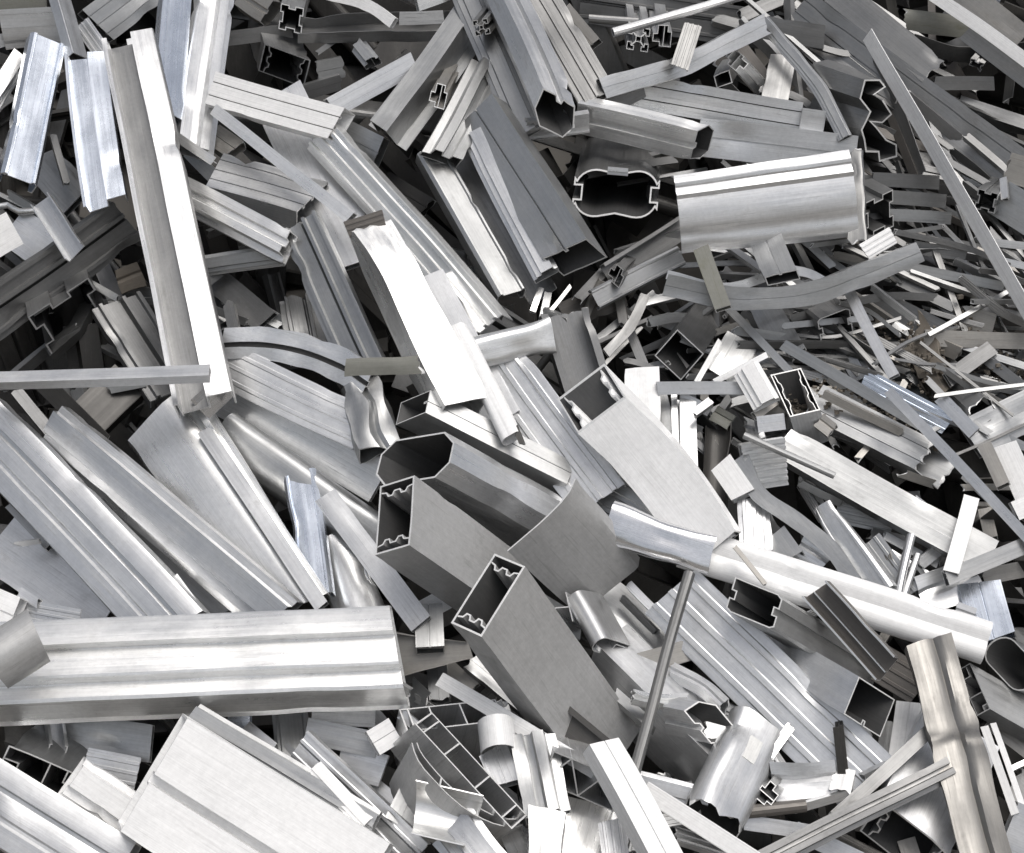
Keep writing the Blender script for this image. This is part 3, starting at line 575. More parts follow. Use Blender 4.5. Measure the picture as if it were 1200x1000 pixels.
p('flat_bar', 'pale upright bar standing across the end of the long pale box bar', 'bar', 1138, 584, 1114, 672, 17, 12, 'white', q=.4)
p('flat_bar', 'grey flat bar at the right edge, its tip at the foot of the upright bar', 'slot1', 1108, 678, 1215, 634, 18, 11, 'grey', q=.6)
p('flat_bar', 'short tan strip behind the long thin bright-edged bar near the right edge', 'bar', 1154, 598, 1162, 632, 14, 6, 'tan')
p('shell_scrap', 'dusty curved shell under the long thin bar near the right edge', 'shell', 1148, 600, 1204, 642, 44, 2, 'tan')
# ------------------------------------------------------------------ centre right small scrap
p('channel_bar', 'dull pale channel slanting up to the left end of the shiny wavy profile', 'uweblip', 696, 352, 798, 300, 24, 3, 'grey')
p('channel_bar', 'second dull channel parallel above the slanting one under the shiny wavy profile', 'uopen', 712, 322, 806, 262, 26, 1, 'dull')
p('slotted_bar', 'small dark slotted end between the two slanting dull channels', 'ends', 722, 322, 742, 304, None, (6, -4), 'dull', cut=((14, 12), (-8, 18), 1))
p('plate_scrap', 'brownish dull plate under the slanting dull channels', 'box', 660, 372, 730, 342, 34, -2, 'brown', q=.2)
p('flat_bar', 'dull curved strip standing in the dark gap below the slanting channels', 'slot1b', 710, 414, 756, 346, 11, 5, 'dull', via=[(738, 384)])
p('crushed_tube', 'crushed shiny rounded stub with folded tip, right of the white upright rod', 'stad', 556, 414, 648, 392, 36, 11, 'bright', crush1=.25, amp=.004, q=.6)
p('channel_bar', 'curved grey trough behind the notched end of the big white tube', 'uopen', 660, 366, 690, 462, 58, (9, 3), 'dull', q=.5, roll=-8, rag=.006, partmat=None)
p('box_tube', 'big white box tube with notched dark open end, brightest piece in the middle', 'boxport', 693, 467, 838, 646, None, (17, 13), 'white', cut=((-54, 41), (24, 38), .45), bow=.012, dent=.2)
p('plate_scrap', 'short white upright plate behind the big white box tube', 'box', 752, 432, 753, 540, 40, 7, 'white', q=.12)
p('box_tube', 'dull box tube with dark corner-cut end above the short white upright plate', 'box', 796, 416, 828, 368, None, (5, -4), 'dull', cut=((30, 28), (-26, 30), .9))
p('plate_scrap', 'grey quad plate leaning right of the dull corner-cut tube', 'uweb', 868, 402, 842, 446, 40, 3, 'grey')
p('round_rod', 'thin bright edge strip below the leaning grey quad plate', 'bar', 836, 448, 898, 416, 6, 6, 'bright')
p('flat_bar', 'white small block beside the thin bright edge strip', 'step', 874, 432, 898, 474, 32, 11, 'white', q=.4)
p('grooved_bar', 'pale short horizontal bar right of the short white upright plate', 'slot1', 770, 455, 876, 455, 14, 8, 'light')
p('flat_bar', 'pale upright strip below the pale short horizontal bar', 'box', 806, 464, 809, 570, 18, 6, 'light', q=.4)
p('round_rod', 'very thin upright rod beside the pale upright strip', 'bar', 790, 456, 794, 566, 6, 5, 'light')
p('flat_bar', 'grey narrow strip leaning between the white plate and the thin upright rod', 'uweb', 774, 464, 796, 548, 15, 4, 'grey')
p('shell_scrap', 'thin curled half-pipe with bright rim in the dark right of the big white tube', 'shell', 842, 500, 836, 600, 30, 3, 'dark', roll=196)
p('flat_bar', 'small pale bar above the curled half-pipe', 'slot1', 798, 466, 832, 482, 12, 6, 'light')
p('offcut', 'small pale box left of the pale round-cornered tube', 'slot1', 886, 498, 918, 494, 18, 7, 'light', q=.8)
p('offcut', 'small tan stick between the white small block and the round-cornered tube', 'bar', 884, 488, 908, 470, 10, 8, 'tan')
p('offcut', 'greenish rough bit above the curled half-pipe, right of the small pale bar', 'dent', 836, 484, 858, 496, 20, 4, 'olive', amp=.006)
p('ribbed_bar', 'pale block with many cross ribs like a ladder, above the diagonal white double bar', 'comb', 872, 548, 920, 540, 56, 9, 'light', roll=8)
p('curved_channel', 'grey strip bending from the ladder-ribbed block down to the diagonal white double bar', 'slot1', 870, 536, 1002, 682, 18, 10, 'grey', via=[(888, 578), (930, 608), (970, 640)], q=.5)
p('offcut', 'small pale box between the big white tube and the ladder-ribbed block', 'box', 846, 544, 872, 582, 28, 9, 'white', q=.5)
p('sheet_scrap', 'pale crinkled sheet standing on the diagonal white double bar below the ladder-ribbed block', 'rib', 882, 586, 886, 648, 34, 8, 'light', amp=.006)
p('slotted_bar', 'tiny slotted end with dark holes above the ladder-ribbed block', 'castle', 890, 524, 884, 500, None, (8, 0), 'light', cut=((18, -6), (5, 16), 1))
p('round_rod', 'thin dull rod lying over the upper end of the long pale box bar', 'rod', 872, 510, 978, 558, 7, 14, 'grey')
p('plate_scrap', 'dull grey plate in the gap under the long pale box bar', 'rib', 980, 598, 1046, 612, 26, 2, 'grey', q=.3)
p('channel_bar', 'pale channel with pointed tip and lined edge leaning over the diagonal white double bar', 'uweblip', 962, 592, 1034, 700, 42, 10, 'light', crush0=.5, taper0=.55, roll=14)
p('plate_scrap', 'grey flat plate right of the channel with pointed tip', 'rib', 1016, 638, 1062, 700, 38, 6, 'grey', q=.2)
p('round_rod', 'thin upright rod stub, taller of two above the diagonal white double bar', 'rod', 1068, 628, 1052, 698, 9, 9, 'light')
p('round_rod', 'thin upright rod stub, shorter of two above the diagonal white double bar', 'rod', 1075, 650, 1058, 700, 7, 8, 'light')
p('crushed_tube', 'crumpled pale sheet below the pale upright bar, right part of the heap', 'dent', 1076, 702, 1142, 676, 44, 6, 'light', amp=.008)
p('box_tube', 'bluish pale box near the right edge, above the end of the diagonal white double bar', 'slot1', 1148, 686, 1166, 752, 48, 7, 'blue', q=.4)
p('flat_bar', 'dusty rose strip at the right edge above the dark round tube mouth', 'slot1', 1150, 676, 1215, 664, 18, 5, 'tan')
p('offcut', 'pale square block above the diagonal white double bar, below the crinkled sheet', 'box', 908, 628, 928, 656, 30, 7, 'grey', q=.5)
p('offcut', 'pale wedge between the pale square block and the bending grey strip', 'dent', 938, 640, 968, 660, 26, 6, 'light', amp=.004)
# ------------------------------------------------------------------ centre and lower right
p('window_profile', 'long white double bar running diagonally from the crushed shiny stub to the right edge', 'pipe2', 800, 640, 1156, 754, 50, 13, 'white', bow=.006, q=.5, roll=-12)
p('crushed_tube', 'crushed shiny flattened tube end lying on the start of the diagonal white double bar', 'stad', 712, 612, 834, 652, 48, 16, 'mirror', crush1=.35, amp=.005, q=.5, taper=.8)
p('plate_scrap', 'long grey plate passing under the big white box tube towards the crushed flattened tube', 'rib', 600, 516, 800, 626, 62, 5, 'grey', q=.15)
p('shell_scrap', 'folded grey sheet standing with sharp bright edge, above the middle ported tube', 'flatbend', 640, 606, 716, 690, 118, (25, 9), 'matte', q=.15, roll=0, amp=.0012, taper=.85)
p('slotted_bar', 'small profile end with tee-shaped arms poking out right of the middle ported tube', 'aitch', 654, 712, 690, 734, None, (11, 6), 'light', cut=((8, 34), (26, -2), .8))
p('window_profile', 'pale loop-shaped profile with rounded nose, right of the folded grey sheet', 'loop', 716, 758, 684, 700, 40, (12, 10), 'light', roll=60)
p('window_profile', 'dark ribbed tube with notched open end facing the viewer, below the diagonal white double bar', 'notch', 884, 707, 1010, 786, None, (20, 3), 'grey', cut=((54, 22), (-12, 38), .75))
p('channel_bar', 'dark brown slotted channel with two bright edges, lying on the diagonal white double bar', 'lipped', 956, 690, 1040, 784, 36, 18, 'brown', partmat='bright', roll=10)
p('ribbed_bar', 'wide pale ribbed bar running from the flattened tube end to the lower right', 'rib', 786, 694, 1022, 924, 80, 11, 'light', q=.2)
p('round_rod', 'thin grey rod standing up in the lower middle, in front of the wide ribbed bar', 'rod', 808, 672, 742, 912, 12, 21, 'dull')
p('box_tube', 'white box tube with square dark open end, between ribbed bar and creased bar', 'slot1', 1019, 828, 880, 746, None, (16, 3), 'light', cut=((40, 26), (-18, 42), .9))
p('crushed_tube', 'creased brownish silver bar bent in the middle, standing at the lower right', 'dent', 1090, 752, 1160, 1020, 57, 19, 'stained', via=[(1116, 850, 19), (1128, 890, 20)], roll=-10, amp=.004, q=.35)
p('plate_scrap', 'brown triangular plate beside the top of the creased brownish bar', 'rib', 1030, 776, 1080, 806, 44, 9, 'brown', q=.15)
p('box_tube', 'grey box tube with narrow slot-like open end, right of the creased brownish bar', 'cells', 1141, 808, 1215, 850, None, (11, 9), 'grey', cut=((20, 52), (14, -8), .4))
p('oval_tube', 'round tube mouth, big and dark, at the right edge', 'stad', 1186, 778, 1240, 802, None, (13, 8), 'grey', cut=((44, 50), (30, -26), .8))
p('flat_bar', 'thin white bar right of the creased brownish bar, first of a close pair', 'bar', 1154, 852, 1190, 955, 8, 15, 'white')
p('flat_bar', 'thin white bar at the right edge, second of a close pair beside the creased bar', 'bar', 1164, 848, 1200, 950, 6, 14, 'white')
p('flat_bar', 'tan flat bar at the right edge under the slot-ended box tube', 'slot1', 1160, 842, 1220, 888, 24, 7, 'tan')
p('offcut', 'bluish white block in the lower right corner', 'box', 1180, 968, 1218, 985, 60, 12, 'light')
p('grooved_bar', 'short bright upright piece under the square-ended white tube', 'slot1', 1066, 826, 1056, 896, 30, 8, 'white')
p('flat_bar', 'grey narrow bar crossing the foot of the wide ribbed bar, thinner of two crossing bars', 'bar', 1090, 856, 978, 958, 14, 17, 'dull', q=.7)
p('channel_bar', 'grey double-ridged bar crossing the lower right corner, thicker of two crossing bars', 'step2', 1114, 900, 890, 1012, 26, 20, 'dull', q=.6)
p('box_tube', 'bluish pale box tube with big dark open end under the two crossing bars', 'boxport', 1062, 988, 1116, 866, None, (14, 8), 'light', cut=((78, 62), (-26, 34), .6))
p('flat_bar', 'small pale stick inside the mouth of the bottom right box tube', 'bar', 1062, 984, 1074, 1020, 20, 11, 'tan', q=.3)
p('crushed_tube', 'rounded grey tube with torn dark lower end and a white paper label', 'stad', 834, 958, 886, 850, None, (15, 10), 'light', cut=((56, 42), (22, -12), .6), rag=.035, amp=.003)
p('box_tube', 'large pale box tube lying behind the thin standing rod, pointing to the torn rounded tube', 'box', 708, 770, 842, 902, 92, 6, 'light', ab=(50, 42), q=.8)
p('box_tube', 'short pale six-sided tube with open end beside the thin standing rod', 'hex', 834, 846, 786, 836, None, (14, 11), 'light', cut=((36, 44), (32, -12), .7))
p('flat_bar', 'short dusty plate crossing behind the thin standing rod', 'uweb', 742, 780, 820, 758, 24, 9, 'tan')
p('plate_scrap', 'dark sheet wedge with thin bright outline at the foot of the middle ported tube', 'uopen', 618, 816, 700, 884, 44, 17, 'dark', q=.2)
# ------------------------------------------------------------------ the three grey tubes and what lies left of them
p('box_tube', 'middle grey box tube with ported open end pointing up, lowest of the three grey tubes', 'boxport', 572, 697, 712, 886, None, (36, 4), 'matte', cut=((-50, 80), (34, 15), .42), bow=0, amp=.0005, dent=.25)
p('box_tube', 'grey box tube with ported rectangular open end, left of the folded grey sheet', 'boxport', 463, 604, 598, 700, None, (31, 5), 'matte', cut=((-5, 80), (39, -12), .5), bow=0, amp=.0005, dent=.25)
p('octagonal_tube', 'octagonal grey tube with wide dark open end above the ported rectangular tube', 'oct', 486, 538, 664, 634, None, (22, 0), 'light', cut=((84, -14), (-12, 52), .62))
p('box_tube', 'long grey flat-topped tube with dark notched end, lying above the octagonal tube', 'slot1', 484, 478, 660, 566, None, (15, 6), 'grey', cut=((-6, 26), (34, -14), 1.6))
p('crushed_tube', 'tall scratched bent tube with torn top, bright white face and grey side, left of middle', 'box', 434, 268, 540, 482, 64, (19, 14), 'bright', ab=(44, -20), q=.85, rag=.006, amp=.0022, crush0=.4, taper0=.9, dent=.5, taper=1.1)
p('plate_scrap', 'brown inner sheet showing in the torn top of the tall scratched tube', 'rib', 406, 270, 450, 256, 20, 20, 'brown', q=.2)
p('flat_bar', 'olive crumpled strip lying across the foot of the tall scratched tube', 'sheet', 404, 432, 492, 428, 22, 22, 'olive', rag1=.02, amp=.004)
p('grooved_bar', 'dark grooved bar with bright lines running along the left side of the tall scratched tube', 'rib3', 352, 262, 430, 436, 52, 8, 'grey', roll=16)
p('plate_scrap', 'rust-stained flat side plate along the right of the tall scratched tube', 'uweb', 500, 330, 590, 500, 48, 7, 'light')
p('crushed_tube', 'white upright rod-like tube right of the tall scratched tube', 'stad', 536, 384, 600, 514, 24, 15, 'white', q=.8)
p('ribbed_bar', 'wide pale ribbed plate with fine ribs under the crushed shiny stub', 'rib', 584, 424, 704, 588, 66, 9, 'light', q=.2)
p('curved_channel', 'pale curved channel with dark slot, arching right of the foot of the long steep channel', 'slotw', 262, 404, 434, 450, 36, 11, 'light', via=[(308, 404), (354, 411), (398, 427)], partmat='rubber', q=.6)
p('plate_scrap', 'large pale plate with fine lines below the pale curved channel', 'rib', 258, 424, 430, 506, 52, 10, 'light', q=.12, dent=.4, roll=-8)
p('plate_scrap', 'pale lined plate just below the large pale plate, running to the ported rectangular tube', 'fine', 250, 456, 446, 566, 50, 6, 'light', q=.15, dent=.4, roll=10)
p('crushed_tube', 'crumpled dark shiny sheet below the olive crumpled strip', 'dent', 424, 446, 446, 530, 46, 11, 'grey', amp=.012)
p('oval_tube', 'dark rounded bar running below the large pale plate towards the ported rectangular tube', 'stad', 262, 508, 468, 652, 56, 7, 'grey', q=.7)
p('window_profile', 'fanned creamy bright profile with lipped edge, widest near the middle left', 'flare', 188, 482, 352, 712, 96, 11, 'bright', taper0=1.15, taper=.72, roll=4, dent=.4)
p('flat_bar', 'thin pale lip strip along the right edge of the fanned creamy profile', 'slot1', 240, 506, 378, 712, 16, 14, 'light')
p('box_tube', 'pale bluish long bar with brown lower edge, between fanned profile and wide ridged channel', 'step', 62, 500, 330, 726, 58, 14, 'light', roll=12, dent=.5)
p('channel_bar', 'wide ridged pale channel running from the left edge down to the big horizontal profile', 'sill', -24, 496, 212, 744, 78, 15, 'light', q=.45, roll=8, dent=.5)
p('window_profile', 'big horizontal white profile entering from the left edge, largest piece of the lower left', 'band', -40, 792, 468, 770, 118, 24, 'bright', q=.8, roll=0, bow=0, dent=.35)
p('shell_scrap', 'curled grey half tube in front of the left end of the big horizontal white profile', 'shell', -14, 782, 46, 744, 66, 36, 'matte', roll=-14, q=.6)
p('channel_bar', 'upright bluish polished channel behind the upper end of the narrow pale bar', 'uweblip', 352, 556, 372, 700, 40, 9, 'blue', roll=12, q=.35)
p('shell_scrap', 'pale curved plate right of the upright polished channel', 'shell', 388, 630, 424, 724, 58, 6, 'light', q=.25)
p('flat_bar', 'narrow pale flat bar leaning down to the end of the big horizontal profile', 'fine', 382, 582, 494, 732, 27, 15, 'light', q=.3)
p('flat_bar', 'white flat bar behind the ported end of the middle grey tube', 'slot1', 492, 718, 566, 678, 24, 12, 'white', q=.3)
p('flat_bar', 'short grey upright post at the end of the big horizontal white profile', 'slot1', 502, 712, 504, 762, 32, 13, 'grey', q=.6)
p('sheet_scrap', 'tapering tan-edged grey plate beside the end of the big horizontal white profile', 'uflat', 462, 768, 552, 762, 52, 12, 'tan', q=.25, taper=.35, amp=.003)
# ------------------------------------------------------------------ bottom left
p('window_profile', 'huge white box profile with a central groove, bottom left, cut end up', 'slotdeep', 178, 904, 420, 1056, None, (30, 26), 'white', cut=((-70, 126), (5, 7), .42), bow=0, dent=.3)
p('box_tube', 'small white ridged box beside the cut end of the huge white box profile', 'step', 84, 912, 172, 972, None, (24, 20), 'white', cut=((-30, 46), (4, 5), .5))
p('channel_bar', 'wide pale channel entering from the lower left corner', 'sill', -30, 922, 140, 1030, 84, 24, 'light', q=.3)
p('chambered_offcut', 'dull window profile with many-chambered open end, at the left edge under the big horizontal profile', 'cells', 42, 908, 96, 868, None, (20, 6), 'grey', cut=((78, 34), (-14, 34), .5))
p('channel_bar', 'small grey channel end standing under the big horizontal profile at the left', 'uopen', 68, 878, 62, 838, 22, (18, 14), 'light', roll=20)
p('plate_scrap', 'grey plate in the shade under the big horizontal profile', 'slot1b', 74, 856, 178, 872, 42, 13, 'grey', q=.2)
p('ribbed_bar', 'small pale ribbed slat left of the huge white box profile', 'rib', 100, 896, 162, 908, 38, 15, 'light')
p('offcut', 'small bluish chip under the right part of the big horizontal profile', 'box', 268, 846, 294, 846, 24, 15, 'blue')
p('plate_scrap', 'pale blue chip on the upper edge of the huge white box profile', 'slot1b', 284, 856, 318, 884, 26, 16, 'light', q=.3)
p('channel_bar', 'dull upright post with rounded side under the end of the big horizontal profile', 'uweblip', 338, 820, 346, 900, 40, 12, 'grey')
p('flat_bar', 'grey horizontal bar right of the dull upright post', 'fine', 360, 856, 444, 874, 28, 16, 'grey', q=.5)
p('plate_scrap', 'pale ribbed strip under the end of the big horizontal profile, above the grey horizontal bar', 'rib', 366, 836, 440, 840, 24, 16, 'white')
p('offcut', 'small white lit box at the right end of the grey horizontal bar', 'slot1', 436, 872, 462, 856, 30, 20, 'white', q=.8)
p('channel_bar', 'dark-slotted diagonal bar left of the chambered frame pieces', 'rib3', 352, 872, 490, 1004, 40, 22, 'light', roll=14)
p('flat_bar', 'white short bar lying against the dark-slotted diagonal bar', 'step', 368, 900, 430, 966, 20, 26, 'white', q=.4)
p('plate_scrap', 'pale bluish plate right of the dark-slotted diagonal bar', 'fine', 398, 890, 450, 904, 36, 15, 'light', q=.2)
p('plate_scrap', 'bright plate below the pale bluish plate, beside the bowed chambered offcut', 'box', 424, 920, 472, 960, 34, 12, 'light', q=.2)
p('flat_bar', 'long grey side bar lying along the upper edge of the huge white box profile', 'step', 226, 838, 440, 966, 30, 25, 'grey', q=.6)
p('chambered_offcut', 'grey multi-chambered frame offcut seen end-on, upper one beside the white domed stub', 'multi', 530, 838, 520, 884, None, (22, 12), 'light', cut=((112, -12), (10, 24), .3))
p('chambered_offcut', 'grey multi-chambered frame offcut seen end-on, long one slanting to the bottom', 'multi', 552, 902, 516, 930, None, (26, 16), 'light', cut=((112, 118), (18, -14), .22))
p('chambered_offcut', 'bowed grey chambered offcut arching below the long chambered frame offcut', 'bow', 545, 930, 520, 970, None, (29, 18), 'matte', cut=((136, 96), (-8, 26), .3), amp=.003)
p('shell_scrap', 'small white domed stub right of the upper chambered frame offcut', 'shell', 580, 842, 584, 878, 42, 23, 'white', q=.7)
p('offcut', 'pale box under the white domed stub', 'slot1', 578, 880, 594, 920, 34, 19, 'light', q=.5)
p('shell_scrap', 'shiny saddle-shaped curved plate at the bottom below the bowed chambered offcut', 'shell', 486, 946, 556, 962, 60, 30, 'bright', roll=170, q=.5)
p('box_tube', 'grey slanted post beside the shiny saddle-shaped plate', 'slot1', 496, 908, 466, 968, 34, 22, 'grey', q=.4)
p('box_tube', 'pale cut box standing right below the shiny saddle-shaped plate', 'step', 530, 968, 570, 1020, 56, 28, 'light', q=.5, amp=.005, crush0=.5)
p('flat_bar', 'long thin white bar running from the middle grey tube under the white channel', 'bar', 516, 796, 712, 912, 16, 20, 'white', q=.6)
p('flat_bar', 'thin white bar running to the bottom edge right of the white grooved channel', 'uweb', 756, 926, 890, 1012, 20, 20, 'white', q=.7)
p('channel_bar', 'white channel with brown groove standing at the bottom, in front of the trussed offcut', 'slot1', 704, 874, 782, 1016, 46, 28, 'white', ab=(34, -12), q=.6)
p('chambered_offcut', 'trussed offcut with triangular chambers, dark inside, left of the white channel with brown groove', 'truss', 684, 916, 676, 880, None, (22, 12), 'light', cut=((84, 34), (-14, 34), .5))
p('stepped_bar', 'pale stepped upright profile beside the trussed offcut', 'step2', 624, 862, 642, 956, 54, 22, 'grey', q=.5, amp=.003)
p('box_tube', 'pale stub at the bottom edge below the stepped upright profile', 'box', 644, 950, 638, 1020, 38, 23, 'grey', amp=.005, crush0=.6)
p('sheet_scrap', 'shiny tan-tinted sheet at the bottom edge under the trussed offcut', 'uflat', 692, 938, 668, 1020, 56, 16, 'bright', q=.25, amp=.007)
p('ribbed_bar', 'small pale ribbed stub at the bottom edge left of the white channel', 'rib', 716, 962, 724, 1020, 30, 20, 'light')
p('flat_bar', 'pale bar lying behind the white channel, pointing to the torn rounded tube', 'step', 736, 916, 830, 940, 30, 12, 'light', q=.4)
p('round_rod', 'rusty rose pipe near the bottom, right of the torn rounded tube', 'rod', 872, 952, 944, 944, 14, 13, 'brown')
p('flat_bar', 'pale thin sheet strip under the rusty rose pipe', 'box', 872, 964, 956, 976, 16, 11, 'light')
p('crushed_tube', 'crumpled pale box right of the torn rounded tube, under the wide ribbed bar', 'dent', 904, 918, 978, 912, 42, 11, 'light', amp=.006)
p('slotted_bar', 'slotted dark end between the torn rounded tube and the crumpled pale box', 'ends', 900, 930, 922, 906, None, (14, 5), 'grey', cut=((16, -20), (16, 14), 1))
p('flat_bar', 'pale flat strip at the bottom edge left of the bottom right box tube', 'slot1', 930, 972, 1010, 1010, 20, 11, 'light')
p('sheet_scrap', 'grey flat sheet at the left edge below the wide ridged channel', 'uflat', 0, 624, 130, 712, 92, 4, 'light', q=.12)
p('box_tube', 'white box corner at the left edge above the curled grey half tube', 'slot1', -26, 704, 20, 724, 44, 17, 'white', q=.5)
p('plate_scrap', 'pale bluish chip on the upper rim of the big horizontal profile at the left', 'rib', 26, 716, 94, 728, 26, 15, 'light', q=.2)
p('offcut', 'small pale clip with slots between the bluish long bar and the wide ridged channel', 'comb', 200, 680, 232, 724, 20, 15, 'white')
p('plate_scrap', 'grey plate in the gap between the bluish long bar and the wide ridged channel', 'fine', 140, 594, 270, 716, 62, 5, 'grey', q=.15)
p('flat_bar', 'grey strip in the dark under the wide ridged channel at the left edge', 'bar', 14, 592, 60, 640, 14, 6, 'grey')
